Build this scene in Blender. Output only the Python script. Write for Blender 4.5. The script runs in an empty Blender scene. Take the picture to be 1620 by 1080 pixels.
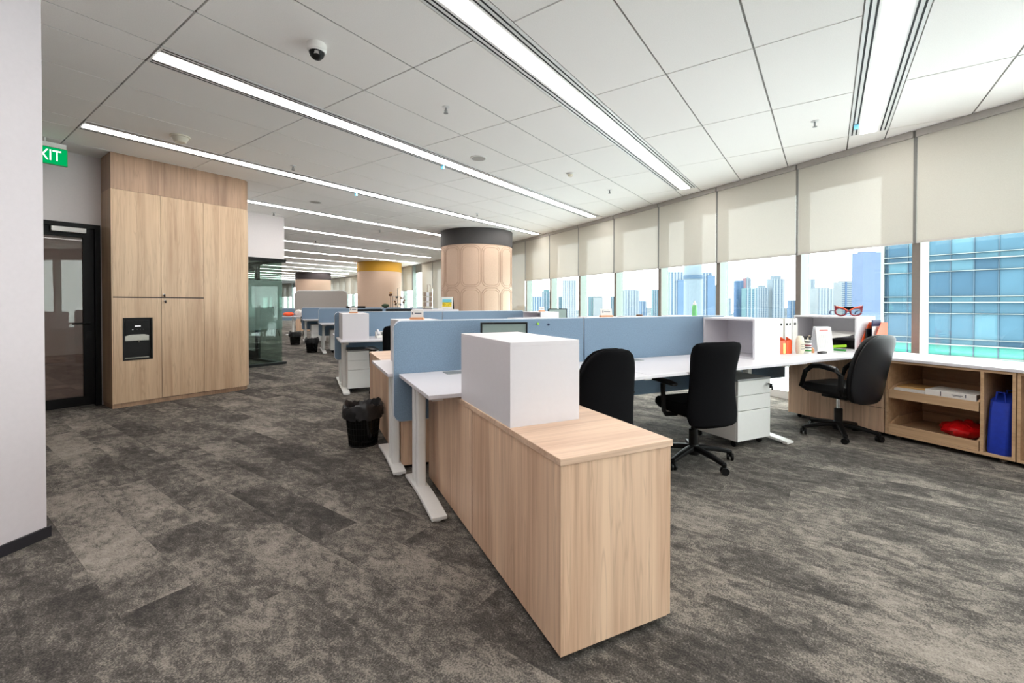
import bpy, bmesh, math, random
from mathutils import Vector, Matrix

# ---------------------------------------------------------------- camera, world, exposure
SC = bpy.context.scene
COL = SC.collection
EYE = 1.23
cam_d = bpy.data.cameras.new('camera')
cam_d.sensor_fit = 'HORIZONTAL'; cam_d.sensor_width = 36.0
cam_d.lens = 36.0 * 697.0 / 1620.0
cam_d.shift_y = -52.0 / 1620.0
cam_d.clip_start = 0.05; cam_d.clip_end = 9000
cam = bpy.data.objects.new('camera', cam_d); COL.objects.link(cam)
cam.location = (0, 0, EYE)
cam.rotation_euler = (math.radians(90 - 0.6), 0, 0)
SC.camera = cam
vs = SC.view_settings
vs.view_transform = 'Standard'; vs.look = 'None'; vs.gamma = 1.0; vs.use_curve_mapping = False
vs.exposure = 0.55
SKY = 6.8            # hazy white overcast sky
LAMP = 12.5           # linear ceiling lights
world = bpy.data.worlds.new('sky'); SC.world = world
world.use_nodes = True
bg = world.node_tree.nodes['Background']
bg.inputs['Color'].default_value = (1.0, 0.98, 0.985, 1); bg.inputs['Strength'].default_value = SKY
SC.cycles.max_bounces = 7; SC.cycles.diffuse_bounces = 4; SC.cycles.transparent_max_bounces = 10
SC.cycles.adaptive_threshold = 0.04; SC.cycles.use_light_tree = False
SC.cycles.glossy_bounces = 3; SC.cycles.transmission_bounces = 4
SC.cycles.caustics_reflective = False; SC.cycles.caustics_refractive = False

# ---------------------------------------------------------------- frames
PI = math.pi
TH = math.radians(25.3)                                   # furniture frame: x = t (towards windows), y = s (down the aisle)
D1 = Vector((-math.sin(TH), math.cos(TH), 0)); D2 = Vector((math.cos(TH), math.sin(TH), 0))
O = Vector((0.164, 1.481, 0))
def F(s, t, z=0): return O + D1 * s + D2 * t + Vector((0, 0, z))
CA = math.radians(54.4)                                   # ceiling grid frame: x = a, y = b
AX = Vector((math.cos(CA), math.sin(CA), 0)); BX = Vector((-math.sin(CA), math.cos(CA), 0))
def G(a, b, z=0): return AX * a + BX * b + Vector((0, 0, z))
H = 3.0                                                   # ceiling height

# ---------------------------------------------------------------- materials
MAT = {}
def lin(c):
    return tuple((x / 12.92 if x <= 0.04045 else ((x + 0.055) / 1.055) ** 2.4) for x in [v / 255.0 for v in c])
def plain(name, rgb, rough=0.5, metal=0.0, noise=0.04, nscale=40.0, spec=0.5, bump=0.0, bscale=200.0, k=1.0):
    m = bpy.data.materials.new(name); m.use_nodes = True
    nt = m.node_tree; p = nt.nodes['Principled BSDF']
    c = tuple(x * k for x in lin(rgb))
    p.inputs['Roughness'].default_value = rough; p.inputs['Metallic'].default_value = metal
    p.inputs['Specular IOR Level'].default_value = spec
    tc = nt.nodes.new('ShaderNodeTexCoord'); nz = nt.nodes.new('ShaderNodeTexNoise')
    nz.inputs['Scale'].default_value = nscale; nz.inputs['Detail'].default_value = 3
    nt.links.new(tc.outputs['Object'], nz.inputs['Vector'])
    r = nt.nodes.new('ShaderNodeValToRGB')
    r.color_ramp.elements[0].position = 0.3; r.color_ramp.elements[1].position = 0.7
    r.color_ramp.elements[0].color = tuple(x * (1 - noise) for x in c) + (1,)
    r.color_ramp.elements[1].color = tuple(min(1, x * (1 + noise)) for x in c) + (1,)
    nt.links.new(nz.outputs['Fac'], r.inputs['Fac']); nt.links.new(r.outputs['Color'], p.inputs['Base Color'])
    if bump:
        n2 = nt.nodes.new('ShaderNodeTexNoise'); n2.inputs['Scale'].default_value = bscale
        nt.links.new(tc.outputs['Object'], n2.inputs['Vector'])
        b = nt.nodes.new('ShaderNodeBump'); b.inputs['Strength'].default_value = bump; b.inputs['Distance'].default_value = 0.002
        nt.links.new(n2.outputs['Fac'], b.inputs['Height']); nt.links.new(b.outputs['Normal'], p.inputs['Normal'])
    MAT[name] = m; return m
def emit(name, rgb, strength):
    m = bpy.data.materials.new(name); m.use_nodes = True; nt = m.node_tree
    nt.nodes.remove(nt.nodes['Principled BSDF'])
    e = nt.nodes.new('ShaderNodeEmission'); e.inputs['Color'].default_value = lin(rgb) + (1,); e.inputs['Strength'].default_value = strength
    nt.links.new(e.outputs[0], nt.nodes['Material Output'].inputs['Surface']); MAT[name] = m; return m
def wood(name, light, dark, axis='z', seed=0.0, grain=1.0):
    m = bpy.data.materials.new(name); m.use_nodes = True; nt = m.node_tree; p = nt.nodes['Principled BSDF']
    L = nt.links.new
    tc = nt.nodes.new('ShaderNodeTexCoord'); mp = nt.nodes.new('ShaderNodeMapping')
    sc = {'x': (0.55, 9, 9), 'y': (9, 0.55, 9), 'z': (9, 9, 0.55)}[axis]
    mp.inputs['Scale'].default_value = sc; mp.inputs['Location'].default_value = (seed, seed * 1.7, seed * 0.6)
    geo = nt.nodes.new('ShaderNodeNewGeometry')
    L(tc.outputs['Object'], mp.inputs['Vector'])
    n1 = nt.nodes.new('ShaderNodeTexNoise'); n1.inputs['Scale'].default_value = 1.0; n1.inputs['Detail'].default_value = 4; n1.inputs['Distortion'].default_value = 0.5
    L(mp.outputs[0], n1.inputs['Vector'])
    n2 = nt.nodes.new('ShaderNodeTexNoise'); n2.inputs['Scale'].default_value = 5.0; n2.inputs['Detail'].default_value = 6; n2.inputs['Roughness'].default_value = 0.65
    mp2 = nt.nodes.new('ShaderNodeMapping')
    s2 = {'x': (0.25, 9, 9), 'y': (9, 0.25, 9), 'z': (9, 9, 0.25)}[axis]; mp2.inputs['Scale'].default_value = s2
    L(tc.outputs['Object'], mp2.inputs['Vector']); L(mp2.outputs[0], n2.inputs['Vector'])
    mx = nt.nodes.new('ShaderNodeMix'); mx.data_type = 'FLOAT'; mx.inputs[0].default_value = 0.45
    L(n1.outputs['Fac'], mx.inputs[2]); L(n2.outputs['Fac'], mx.inputs[3])
    r = nt.nodes.new('ShaderNodeValToRGB'); e = r.color_ramp.elements
    e[0].position = 0.5 - 0.16 / grain; e[1].position = 0.5 + 0.14 / grain
    e[0].color = lin(dark) + (1,); e[1].color = lin(light) + (1,)
    mid = e.new(0.5); mid.color = tuple((lin(light)[i] * 0.62 + lin(dark)[i] * 0.38) for i in range(3)) + (1,)
    L(mx.outputs[0], r.inputs['Fac'])
    n3 = nt.nodes.new('ShaderNodeTexNoise'); n3.inputs['Scale'].default_value = 2.6; n3.inputs['Detail'].default_value = 3; n3.inputs['Distortion'].default_value = 1.3
    mp3 = nt.nodes.new('ShaderNodeMapping'); mp3.inputs['Scale'].default_value = {'x': (0.3, 7, 7), 'y': (7, 0.3, 7), 'z': (7, 7, 0.3)}[axis]; mp3.inputs['Location'].default_value = (seed * 2.1, seed, seed)
    L(tc.outputs['Object'], mp3.inputs['Vector']); L(mp3.outputs[0], n3.inputs['Vector'])
    r3 = nt.nodes.new('ShaderNodeValToRGB'); r3.color_ramp.elements[0].position = 0.46; r3.color_ramp.elements[0].color = (0, 0, 0, 1)
    r3.color_ramp.elements[1].position = 0.535; r3.color_ramp.elements[1].color = (0, 0, 0, 1)
    pk = r3.color_ramp.elements.new(0.5); pk.color = (1, 1, 1, 1); L(n3.outputs['Fac'], r3.inputs['Fac'])
    m4 = nt.nodes.new('ShaderNodeMath'); m4.operation = 'MULTIPLY'; m4.inputs[1].default_value = 0.30; L(r3.outputs['Color'], m4.inputs[0])
    mc = nt.nodes.new('ShaderNodeMix'); mc.data_type = 'RGBA'; L(m4.outputs[0], mc.inputs[0]); L(r.outputs['Color'], mc.inputs[6])
    mc.inputs[7].default_value = tuple(x * 0.72 for x in lin(dark)) + (1,)
    L(mc.outputs[2], p.inputs['Base Color'])
    p.inputs['Roughness'].default_value = 0.42
    b = nt.nodes.new('ShaderNodeBump'); b.inputs['Strength'].default_value = 0.05; L(n2.outputs['Fac'], b.inputs['Height']); L(b.outputs['Normal'], p.inputs['Normal'])
    MAT[name] = m; return m
def carpet():
    m = bpy.data.materials.new('carpet'); m.use_nodes = True; nt = m.node_tree; p = nt.nodes['Principled BSDF']; L = nt.links.new; N = nt.nodes.new
    geo = N('ShaderNodeNewGeometry'); mp = N('ShaderNodeMapping'); mp.vector_type = 'POINT'
    mp.inputs['Rotation'].default_value = (0, 0, -CA); L(geo.outputs['Position'], mp.inputs['Vector'])
    sep = N('ShaderNodeSeparateXYZ'); L(mp.outputs[0], sep.inputs[0])
    def math_(op, a, b=None):
        n = N('ShaderNodeMath'); n.operation = op
        for i, v in enumerate((a, b)):
            if v is None: continue
            if isinstance(v, (int, float)): n.inputs[i].default_value = v
            else: L(v, n.inputs[i])
        return n.outputs[0]
    row = math_('FLOOR', math_('MULTIPLY', sep.outputs[0], 4.0))
    stag = math_('MULTIPLY', row, 0.37)
    colc = math_('FLOOR', math_('ADD', sep.outputs[1], stag))
    cmb = N('ShaderNodeCombineXYZ'); L(row, cmb.inputs[0]); L(colc, cmb.inputs[1])
    wn = N('ShaderNodeTexWhiteNoise'); wn.noise_dimensions = '3D'; L(cmb.outputs[0], wn.inputs['Vector'])
    off = N('ShaderNodeVectorMath'); off.operation = 'SCALE'; L(wn.outputs['Color'], off.inputs[0]); off.inputs['Scale'].default_value = 2.2
    add = N('ShaderNodeVectorMath'); add.operation = 'ADD'; L(mp.outputs[0], add.inputs[0]); L(off.outputs[0], add.inputs[1])
    m2 = N('ShaderNodeMapping'); m2.inputs['Scale'].default_value = (1.9, 1.05, 1); L(add.outputs[0], m2.inputs['Vector'])
    big = N('ShaderNodeTexNoise'); big.inputs['Scale'].default_value = 1.7; big.inputs['Detail'].default_value = 5; big.inputs['Roughness'].default_value = 0.62; big.inputs['Distortion'].default_value = 0.6
    L(m2.outputs[0], big.inputs['Vector'])
    mid = N('ShaderNodeTexNoise'); mid.inputs['Scale'].default_value = 13; mid.inputs['Detail'].default_value = 8; mid.inputs['Roughness'].default_value = 0.8; mid.inputs['Distortion'].default_value = 0.5
    L(m2.outputs[0], mid.inputs['Vector'])
    fine = N('ShaderNodeTexNoise'); fine.inputs['Scale'].default_value = 150; fine.inputs['Detail'].default_value = 3; L(mp.outputs[0], fine.inputs['Vector'])
    v = math_('ADD', math_('MULTIPLY', big.outputs['Fac'], 0.95), math_('MULTIPLY', mid.outputs['Fac'], 1.15))
    v = math_('ADD', v, math_('MULTIPLY', fine.outputs['Fac'], 0.75))
    v = math_('ADD', v, math_('MULTIPLY', wn.outputs['Value'], 0.16))
    v = math_('SUBTRACT', v, 1.005)
    r = N('ShaderNodeValToRGB'); e = r.color_ramp.elements
    e[0].position = 0.22; e[0].color = lin((58, 55, 53)) + (1,)
    e[1].position = 0.88; e[1].color = lin((158, 150, 141)) + (1,)
    for pos, c in ((0.42, (81, 77, 73)), (0.52, (98, 94, 89)), (0.64, (132, 125, 117))):
        x = e.new(pos); x.color = lin(c) + (1,)
    L(v, r.inputs['Fac']); L(r.outputs['Color'], p.inputs['Base Color'])
    p.inputs['Roughness'].default_value = 0.95; p.inputs['Specular IOR Level'].default_value = 0.15
    b = N('ShaderNodeBump'); b.inputs['Strength'].default_value = 0.5; b.inputs['Distance'].default_value = 0.006
    L(fine.outputs['Fac'], b.inputs['Height']); L(b.outputs['Normal'], p.inputs['Normal'])
    MAT['carpet'] = m
def glass(name, tint, gloss=0.07, rough=0.0, haze=0.0, hazecol=(220, 235, 230)):
    m = bpy.data.materials.new(name); m.use_nodes = True; nt = m.node_tree; L = nt.links.new; N = nt.nodes.new
    nt.nodes.remove(nt.nodes['Principled BSDF'])
    t = N('ShaderNodeBsdfTransparent'); t.inputs['Color'].default_value = tint + (1,)
    g = N('ShaderNodeBsdfGlossy'); g.inputs['Roughness'].default_value = rough; g.inputs['Color'].default_value = (0.95, 1, 0.98, 1)
    fr = N('ShaderNodeFresnel'); fr.inputs['IOR'].default_value = 1.45
    mul = N('ShaderNodeMath'); mul.operation = 'MULTIPLY'; mul.operation = 'MINIMUM'; mul.inputs[1].default_value = gloss * 2.2; L(fr.outputs[0], mul.inputs[0])
    mx = N('ShaderNodeMixShader'); L(mul.outputs[0], mx.inputs[0]); L(t.outputs[0], mx.inputs[1]); L(g.outputs[0], mx.inputs[2])
    out = mx.outputs[0]
    if haze:
        d = N('ShaderNodeBsdfDiffuse'); d.inputs['Color'].default_value = lin(hazecol) + (1,)
        tr = N('ShaderNodeBsdfTranslucent'); tr.inputs['Color'].default_value = lin(hazecol) + (1,)
        a = N('ShaderNodeMixShader'); a.inputs[0].default_value = 0.5; L(d.outputs[0], a.inputs[1]); L(tr.outputs[0], a.inputs[2])
        m3 = N('ShaderNodeMixShader'); m3.inputs[0].default_value = haze; L(out, m3.inputs[1]); L(a.outputs[0], m3.inputs[2]); out = m3.outputs[0]
    L(out, nt.nodes['Material Output'].inputs['Surface']); MAT[name] = m
def blind_fabric():
    m = bpy.data.materials.new('blind_fabric'); m.use_nodes = True; nt = m.node_tree; L = nt.links.new; N = nt.nodes.new
    nt.nodes.remove(nt.nodes['Principled BSDF'])
    tc = N('ShaderNodeTexCoord'); mp = N('ShaderNodeMapping'); mp.inputs['Scale'].default_value = (160, 160, 160); L(tc.outputs['Object'], mp.inputs['Vector'])
    nz = N('ShaderNodeTexNoise'); nz.inputs['Scale'].default_value = 1.0; L(mp.outputs[0], nz.inputs['Vector'])
    r = N('ShaderNodeValToRGB'); r.color_ramp.elements[0].color = lin((198, 195, 184)) + (1,); r.color_ramp.elements[1].color = lin((214, 211, 200)) + (1,)
    L(nz.outputs['Fac'], r.inputs['Fac'])
    d = N('ShaderNodeBsdfDiffuse'); L(r.outputs[0], d.inputs['Color'])
    t = N('ShaderNodeBsdfTranslucent'); t.inputs['Color'].default_value = lin((244, 240, 224)) + (1,)
    a = N('ShaderNodeMixShader'); a.inputs[0].default_value = 0.014; L(d.outputs[0], a.inputs[1]); L(t.outputs[0], a.inputs[2])
    tp = N('ShaderNodeBsdfTransparent'); b = N('ShaderNodeMixShader'); b.inputs[0].default_value = 0.025
    L(a.outputs[0], b.inputs[1]); L(tp.outputs[0], b.inputs[2]); L(b.outputs[0], nt.nodes['Material Output'].inputs['Surface']); MAT['blind_fabric'] = m

wood('oak', (236, 204, 174), (190, 150, 122), 'z')
wood('oak_b', (236, 204, 174), (190, 150, 122), 'z', 3.3)
wood('oak_top', (228, 198, 172), (194, 158, 132), 'x', 1.2)
wood('oak_wall', (214, 185, 153), (178, 145, 116), 'z', 5.1)
wood('oak_band', (186, 152, 124), (142, 112, 90), 'z', 2.2)
wood('oak_shelf', (206, 172, 136), (172, 138, 104), 'y', 0.7)
carpet(); blind_fabric()
plain('wall_paint', (214, 207, 211), 0.85, noise=0.015, bump=0.05)
plain('wall_grey', (224, 217, 217), 0.85, noise=0.015)
plain('ceiling_tile', (248, 245, 241), 0.95, noise=0.035, nscale=180, bump=0.1, bscale=400)
plain('ceiling_grid', (96, 92, 88), 0.7)
plain('grid_bar', (172, 168, 162), 0.6)
plain('tile_joint', (132, 128, 122), 0.7)
plain('skirting', (38, 36, 42), 0.5)
plain('white_lam', (217, 214, 219), 0.35, noise=0.01)
plain('white_metal', (232, 232, 230), 0.35, noise=0.01)
plain('white_plastic', (232, 230, 226), 0.4, noise=0.01)
plain('cream_plastic', (222, 214, 196), 0.45, noise=0.01)
plain('screen_blue', (124, 145, 166), 0.95, noise=0.16, nscale=160, spec=0.1, bump=0.25, bscale=500)
plain('screen_grey', (176, 172, 168), 0.95, noise=0.1, nscale=120, spec=0.1)
plain('screen_trim', (206, 212, 220), 0.5)
plain('grey_metal', (150, 152, 152), 0.4, 0.5)
plain('mullion_metal', (108, 120, 114), 0.5, 0.0)
plain('mullion_cap', (120, 112, 104), 0.5)
plain('blind_hem', (196, 192, 186), 0.6)
plain('rack_wire', (132, 112, 98), 0.5)
plain('spandrel', (120, 120, 116), 0.6)
plain('black_frame', (9, 9, 10), 0.5, spec=0.22)
plain('black_plastic', (8, 8, 9), 0.5, spec=0.28)
plain('black_fabric', (9, 9, 12), 0.95, noise=0.25, nscale=260, spec=0.12, bump=0.3, bscale=500)
plain('black_leather', (12, 12, 14), 0.55, noise=0.15, spec=0.35, bump=0.15, bscale=120)
plain('black_shell', (20, 21, 25), 0.42, spec=0.4)
plain('black_bag', (34, 34, 36), 0.35, noise=0.3, nscale=30, spec=0.5, bump=0.8, bscale=40)
plain('chrome', (205, 205, 205), 0.18, 1.0, noise=0.0)
plain('dark_slot', (20, 20, 24), 0.7)
plain('charcoal', (62, 60, 60), 0.7)
plain('charcoal_brown', (58, 50, 52), 0.7)
plain('mustard', (196, 146, 30), 0.6)
plain('col_beige', (206, 178, 156), 0.7, noise=0.03)
plain('col_line', (176, 146, 126), 0.7)
plain('orange', (236, 88, 36), 0.5, noise=0.02)
plain('orange_pale', (232, 84, 48), 0.5, noise=0.02)
plain('paper', (226, 224, 220), 0.8, noise=0.02)
plain('paper_grey', (206, 206, 212), 0.8)
plain('ink', (96, 98, 108), 0.8)
plain('ink_red', (206, 96, 90), 0.8)
plain('note_yellow', (246, 226, 140), 0.8)
plain('linen', (216, 206, 186), 0.9, noise=0.12, nscale=120)
plain('lime', (160, 214, 40), 0.45)
plain('green_deep', (60, 150, 70), 0.5)
plain('bottle_green', (118, 196, 130), 0.25)
plain('navy', (28, 44, 84), 0.5)
plain('teal_folder', (36, 122, 120), 0.5)
plain('manila', (206, 164, 104), 0.75)
plain('red_bag', (192, 14, 18), 0.25, noise=0.15, nscale=20, bump=0.9, bscale=24)
plain('blue_bag', (18, 52, 168), 0.6, noise=0.1, nscale=30, bump=0.3, bscale=60)
plain('tan_wood', (214, 150, 104), 0.5)
plain('brown', (110, 74, 48), 0.6)
plain('maroon', (122, 28, 44), 0.4)
plain('exit_green', (0, 158, 84), 0.5)
plain('photo_sky', (110, 190, 205), 0.6)
plain('photo_yellow', (226, 190, 40), 0.6, noise=0.5, nscale=60)
plain('screen_dark', (126, 142, 138), 0.25, noise=0.02)
plain('steel_drip', (170, 168, 160), 0.3, 0.8)
plain('cup_paper', (206, 200, 188), 0.6)
plain('film_blue', (120, 200, 230), 0.3)
plain('brick_tone', (170, 96, 76), 0.8)
plain('plant', (40, 62, 36), 0.7)
glass('pane_glass', (0.89, 0.945, 0.93), 0.012)
glass('door_glass', (0.84, 0.80, 0.78), 0.08, haze=0.2, hazecol=(176, 150, 142))  # milky haze in the glass stands in for the veil of room reflections
glass('room_glass', (0.78, 0.86, 0.83), 0.06)
glass('frosted', (0.78, 0.86, 0.84), 0.03, haze=0.36, hazecol=(168, 192, 184))
glass('acrylic', (0.86, 0.88, 0.86), 0.08)
glass('mesh_wire', (0.10, 0.10, 0.10), 0.02)
emit('lamp', (255, 250, 246), LAMP)
emit('exit_white', (255, 255, 255), 1.6)
emit('exit_lit', (0, 170, 92), 0.75)
emit('led', (255, 255, 255), 0.8)

# ---------------------------------------------------------------- mesh helpers
class MB:
    def __init__(self): self.v = []; self.f = []
    def add(self, vs, fs):
        k = len(self.v); self.v += [tuple(p) for p in vs]; self.f += [tuple(i + k for i in f) for f in fs]; return self
    def box(self, x0, y0, z0, x1, y1, z1):
        return self.add([(x0, y0, z0), (x1, y0, z0), (x1, y1, z0), (x0, y1, z0), (x0, y0, z1), (x1, y0, z1), (x1, y1, z1), (x0, y1, z1)],
                        [(0, 3, 2, 1), (4, 5, 6, 7), (0, 1, 5, 4), (1, 2, 6, 5), (2, 3, 7, 6), (3, 0, 4, 7)])
    def obox(self, c, size, rx=0, ry=0, rz=0):
        from mathutils import Euler
        M = Euler((rx, ry, rz)).to_matrix(); h = [x / 2 for x in size]
        vs = [Vector(c) + M @ Vector((a * h[0], b * h[1], d * h[2])) for d in (-1, 1) for a, b in ((-1, -1), (1, -1), (1, 1), (-1, 1))]
        return self.add(vs, [(0, 3, 2, 1), (4, 5, 6, 7), (0, 1, 5, 4), (1, 2, 6, 5), (2, 3, 7, 6), (3, 0, 4, 7)])
    def prism(self, poly, lo, hi, axis='z'):
        def P(p, h):
            return {'z': (p[0], p[1], h), 'y': (p[0], h, p[1]), 'x': (h, p[0], p[1])}[axis]
        n = len(poly); vs = [P(p, lo) for p in poly] + [P(p, hi) for p in poly]
        fs = [tuple(range(n))[::-1], tuple(range(n, 2 * n))] + [(i, (i + 1) % n, n + (i + 1) % n, n + i) for i in range(n)]
        return self.add(vs, fs)
    def tube(self, path, r, n=8, closed=False):
        path = [Vector(p) for p in path]; m = len(path); rings = []
        for i, p in enumerate(path):
            if closed: d = path[(i + 1) % m] - path[i - 1]
            else: d = path[min(i + 1, m - 1)] - path[max(i - 1, 0)]
            d.normalize(); up = Vector((0, 0, 1)) if abs(d.z) < 0.9 else Vector((1, 0, 0))
            x = d.cross(up).normalized(); y = x.cross(d).normalized()
            rr = r[i] if isinstance(r, (list, tuple)) else r
            rings.append([p + (x * math.cos(2 * PI * k / n) + y * math.sin(2 * PI * k / n)) * rr for k in range(n)])
        return self.loft(rings, cap=not closed, loop=closed)
    def loft(self, rings, cap=True, loop=False):
        n = len(rings[0]); m = len(rings); vs = [p for r in rings for p in r]; fs = []
        for i in range(m if loop else m - 1):
            j = (i + 1) % m
            for k in range(n):
                fs.append((i * n + k, i * n + (k + 1) % n, j * n + (k + 1) % n, j * n + k))
        if cap: fs += [tuple(range(n))[::-1], tuple(range((m - 1) * n, m * n))]
        return self.add(vs, fs)
    def lathe(self, prof, n=24, c=(0, 0, 0), cap=True):
        return self.loft([[(c[0] + r * math.cos(2 * PI * k / n), c[1] + r * math.sin(2 * PI * k / n), c[2] + z) for k in range(n)] for r, z in prof], cap)
    def mesh(self, name, bevel=0, smooth=False, seg=2):
        me = bpy.data.meshes.new(name); me.from_pydata(self.v, [], self.f)
        bm = bmesh.new(); bm.from_mesh(me)
        bmesh.ops.recalc_face_normals(bm, faces=bm.faces)
        if bevel:
            es = [e for e in bm.edges if len(e.link_faces) == 2 and e.calc_face_angle(0) > 0.5]
            bmesh.ops.bevel(bm, geom=es, offset=bevel, segments=seg, profile=0.5, affect='EDGES', clamp_overlap=True)
        if smooth:
            for f in bm.faces: f.smooth = True
            for e in bm.edges:
                if len(e.link_faces) == 2 and e.calc_face_angle(0) > 0.7: e.smooth = False
        bm.to_mesh(me); bm.free(); return me
def rr2(x0, y0, x1, y1, r, n=5, corners=(1, 1, 1, 1)):
    pts = []
    for k, (cx, cy, a0) in enumerate(((x1 - r, y1 - r, 0), (x0 + r, y1 - r, 90), (x0 + r, y0 + r, 180), (x1 - r, y0 + r, 270))):
        if not corners[k]:
            pts.append(((x1, y1), (x0, y1), (x0, y0), (x1, y0))[k]); continue
        for i in range(n + 1):
            t = math.radians(a0 + 90 * i / n); pts.append((cx + r * math.cos(t), cy + r * math.sin(t)))
    return pts
def sup(w, d, p=3.0, n=28, c=(0, 0), bend=0.0):
    out = []
    for k in range(n):
        t = 2 * PI * k / n; x = w * math.copysign(abs(math.cos(t)) ** (2 / p), math.cos(t)); y = d * math.copysign(abs(math.sin(t)) ** (2 / p), math.sin(t))
        out.append((c[0] + x, c[1] + y + bend * x * x))
    return out
def link(name, me, mat, parent=None, loc=None, rz=None):
    o = bpy.data.objects.new(name, me); COL.objects.link(o)
    if mat and not me.materials: me.materials.append(MAT[mat])
    if parent: o.parent = parent
    if loc is not None: o.location = loc
    if rz is not None: o.rotation_euler = (0, 0, rz)
    return o
def obj(name, mb, mat, parent=None, loc=None, rz=None, bevel=0, smooth=False, seg=2):
    return link(name, mb.mesh(name, bevel, smooth, seg), mat, parent, loc, rz)
def tag(o, label, cat, group=None):
    o['label'] = label; o['category'] = cat
    if group: o['group'] = group
    return o
def thing(name, label, cat, loc=(0, 0, 0), rz=0, group=None):
    o = bpy.data.objects.new(name, None); COL.objects.link(o); o.empty_display_size = 0.1
    o.location = loc; o.rotation_euler = (0, 0, rz); return tag(o, label, cat, group)
def struct(name, loc=(0, 0, 0), rz=0):
    o = bpy.data.objects.new(name, None); COL.objects.link(o); o.empty_display_size = 0.1
    o.location = loc; o.rotation_euler = (0, 0, rz); o['kind'] = 'structure'; return o
def sobj(name, mb, mat, **k):
    o = obj(name, mb, mat, **k); o['kind'] = 'structure'; return o
def copy_tree(o, parent=None):
    c = o.copy(); COL.objects.link(c); c.parent = parent
    for ch in o.children: copy_tree(ch, c)
    return c
def text_mesh(s, size, depth=0.001):
    cu = bpy.data.curves.new('lettering', 'FONT'); cu.body = s; cu.size = size; cu.extrude = depth; cu.align_x = 'CENTER'; cu.align_y = 'CENTER'; cu.resolution_u = 3
    t = bpy.data.objects.new('lettering', cu); COL.objects.link(t); bpy.context.view_layer.update()
    me = bpy.data.meshes.new_from_object(t.evaluated_get(bpy.context.evaluated_depsgraph_get()))
    bpy.data.objects.remove(t); bpy.data.curves.remove(cu); return me
ORD = ['first', 'second', 'third', 'fourth', 'fifth', 'sixth', 'seventh', 'eighth', 'ninth', 'tenth', 'eleventh', 'twelfth', 'thirteenth', 'fourteenth', 'fifteenth',
       'sixteenth', 'seventeenth', 'eighteenth', 'nineteenth', 'twentieth', 'twenty-first', 'twenty-second', 'twenty-third', 'twenty-fourth', 'twenty-fifth', 'twenty-sixth',
       'twenty-seventh', 'twenty-eighth', 'twenty-ninth', 'thirtieth'] + ['thirty-' + x for x in ('first', 'second', 'third', 'fourth', 'fifth', 'sixth', 'seventh', 'eighth', 'ninth')] + ['fortieth', 'forty-first', 'forty-second']
def proj(p):
    q = cam.matrix_world.inverted() @ Vector(p) if False else Vector((p[0], p[1], p[2] - EYE))
    if q.y < 0.1: return None
    return (810 + 697 * q.x / q.y, 480 - 697 * q.z / q.y)
random.seed(7)

# ================================================================ the setting
# ---- facade line (window wall), gently curving to the left as it recedes
SEG = 1.2
def facade(i0, i1):
    pts = {0: Vector((4.15, 4.53, 0))}
    for i in range(0, i1):
        th = math.radians(-(24.5 + 0.5 * (i * SEG + SEG / 2))); pts[i + 1] = pts[i] + Vector((math.sin(th), math.cos(th), 0)) * SEG
    for i in range(0, i0, -1):
        th = math.radians(-(24.5 + 0.5 * (i * SEG - SEG / 2))); pts[i - 1] = pts[i] - Vector((math.sin(th), math.cos(th), 0)) * SEG
    return pts
I0, I1 = -6, 40
FP = facade(I0, I1)
def clip(poly, inset=0.0):
    """keep the part of a 2D polygon on the room side of the window wall"""
    for i in range(I0, I1):
        p, q = FP[i], FP[i + 1]; d = (q - p).normalized(); n = Vector((-d.y, d.x, 0))      # points into the room
        f = lambda v: (Vector((v[0], v[1], 0)) - p).dot(n) - inset
        if all(f(v) >= 0 for v in poly): continue
        out = []
        for k in range(len(poly)):
            a, b = poly[k], poly[(k + 1) % len(poly)]; fa, fb = f(a), f(b)
            if fa >= 0: out.append(a)
            if fa * fb < 0:
                t = fa / (fa - fb); out.append((a[0] + (b[0] - a[0]) * t, a[1] + (b[1] - a[1]) * t))
        poly = out
        if len(poly) < 3: return []
    return poly
def area(poly): return 0.5 * abs(sum(poly[i - 1][0] * poly[i][1] - poly[i][0] * poly[i - 1][1] for i in range(len(poly))))
def seen_size(poly, z):
    c = Vector((sum(p[0] for p in poly) / len(poly), sum(p[1] for p in poly) / len(poly), 0))
    if c.y < 0.6: return 0
    u, v = proj((c.x, c.y, z))
    if not (-60 < u < 1680 and -60 < v < 1140): return 0
    return area(poly) / c.y ** 3

PERIM = [FP[i] for i in range(I0, I1 + 1)]
PERIM += [G(14, 44), G(2.9, 44), G(2.9, 15), G(-4, 15), G(-7, 6), Vector((-6.5, -7.2, 0))]
PXY = [(p.x, p.y) for p in PERIM]
floor = sobj('floor', MB().prism(PXY, -0.35, -0.009), 'ceiling_grid')
ceiling = sobj('ceiling', MB().prism(PXY, H + 0.02, H + 0.4), 'ceiling_grid')

# ---- carpet planks (0.25 x 1 m, laid along the ceiling-grid direction, staggered)
cells = []
for r in range(-44, 130):
    for c in range(-50, 86):
        b0 = c - r * 0.37
        if b0 < -16 or b0 > 40: continue
        q = [G(r * .25, b0), G(r * .25 + .25, b0), G(r * .25 + .25, b0 + 1), G(r * .25, b0 + 1)]
        poly = [(p.x, p.y) for p in q]
        if poly[0][1] > 42: continue
        cl = clip(poly, 0.0)
        if len(cl) < 3 or area(cl) < 0.002: continue
        whole = len(cl) == 4 and area(cl) > 0.2499
        cells.append((seen_size(cl, 0) if whole else 0, r, c, b0, cl))
cells.sort(key=lambda x: -x[0])
pm = MB().box(-.1247, -.4997, -.009, .1247, .4997, 0).mesh('carpet_plank')
for sz, r, c, b0, cl in cells[:300]:
    link('carpet_plank', pm, 'carpet', floor, G(r * .25 + .125, b0 + .5), CA)
rest = MB()
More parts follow.
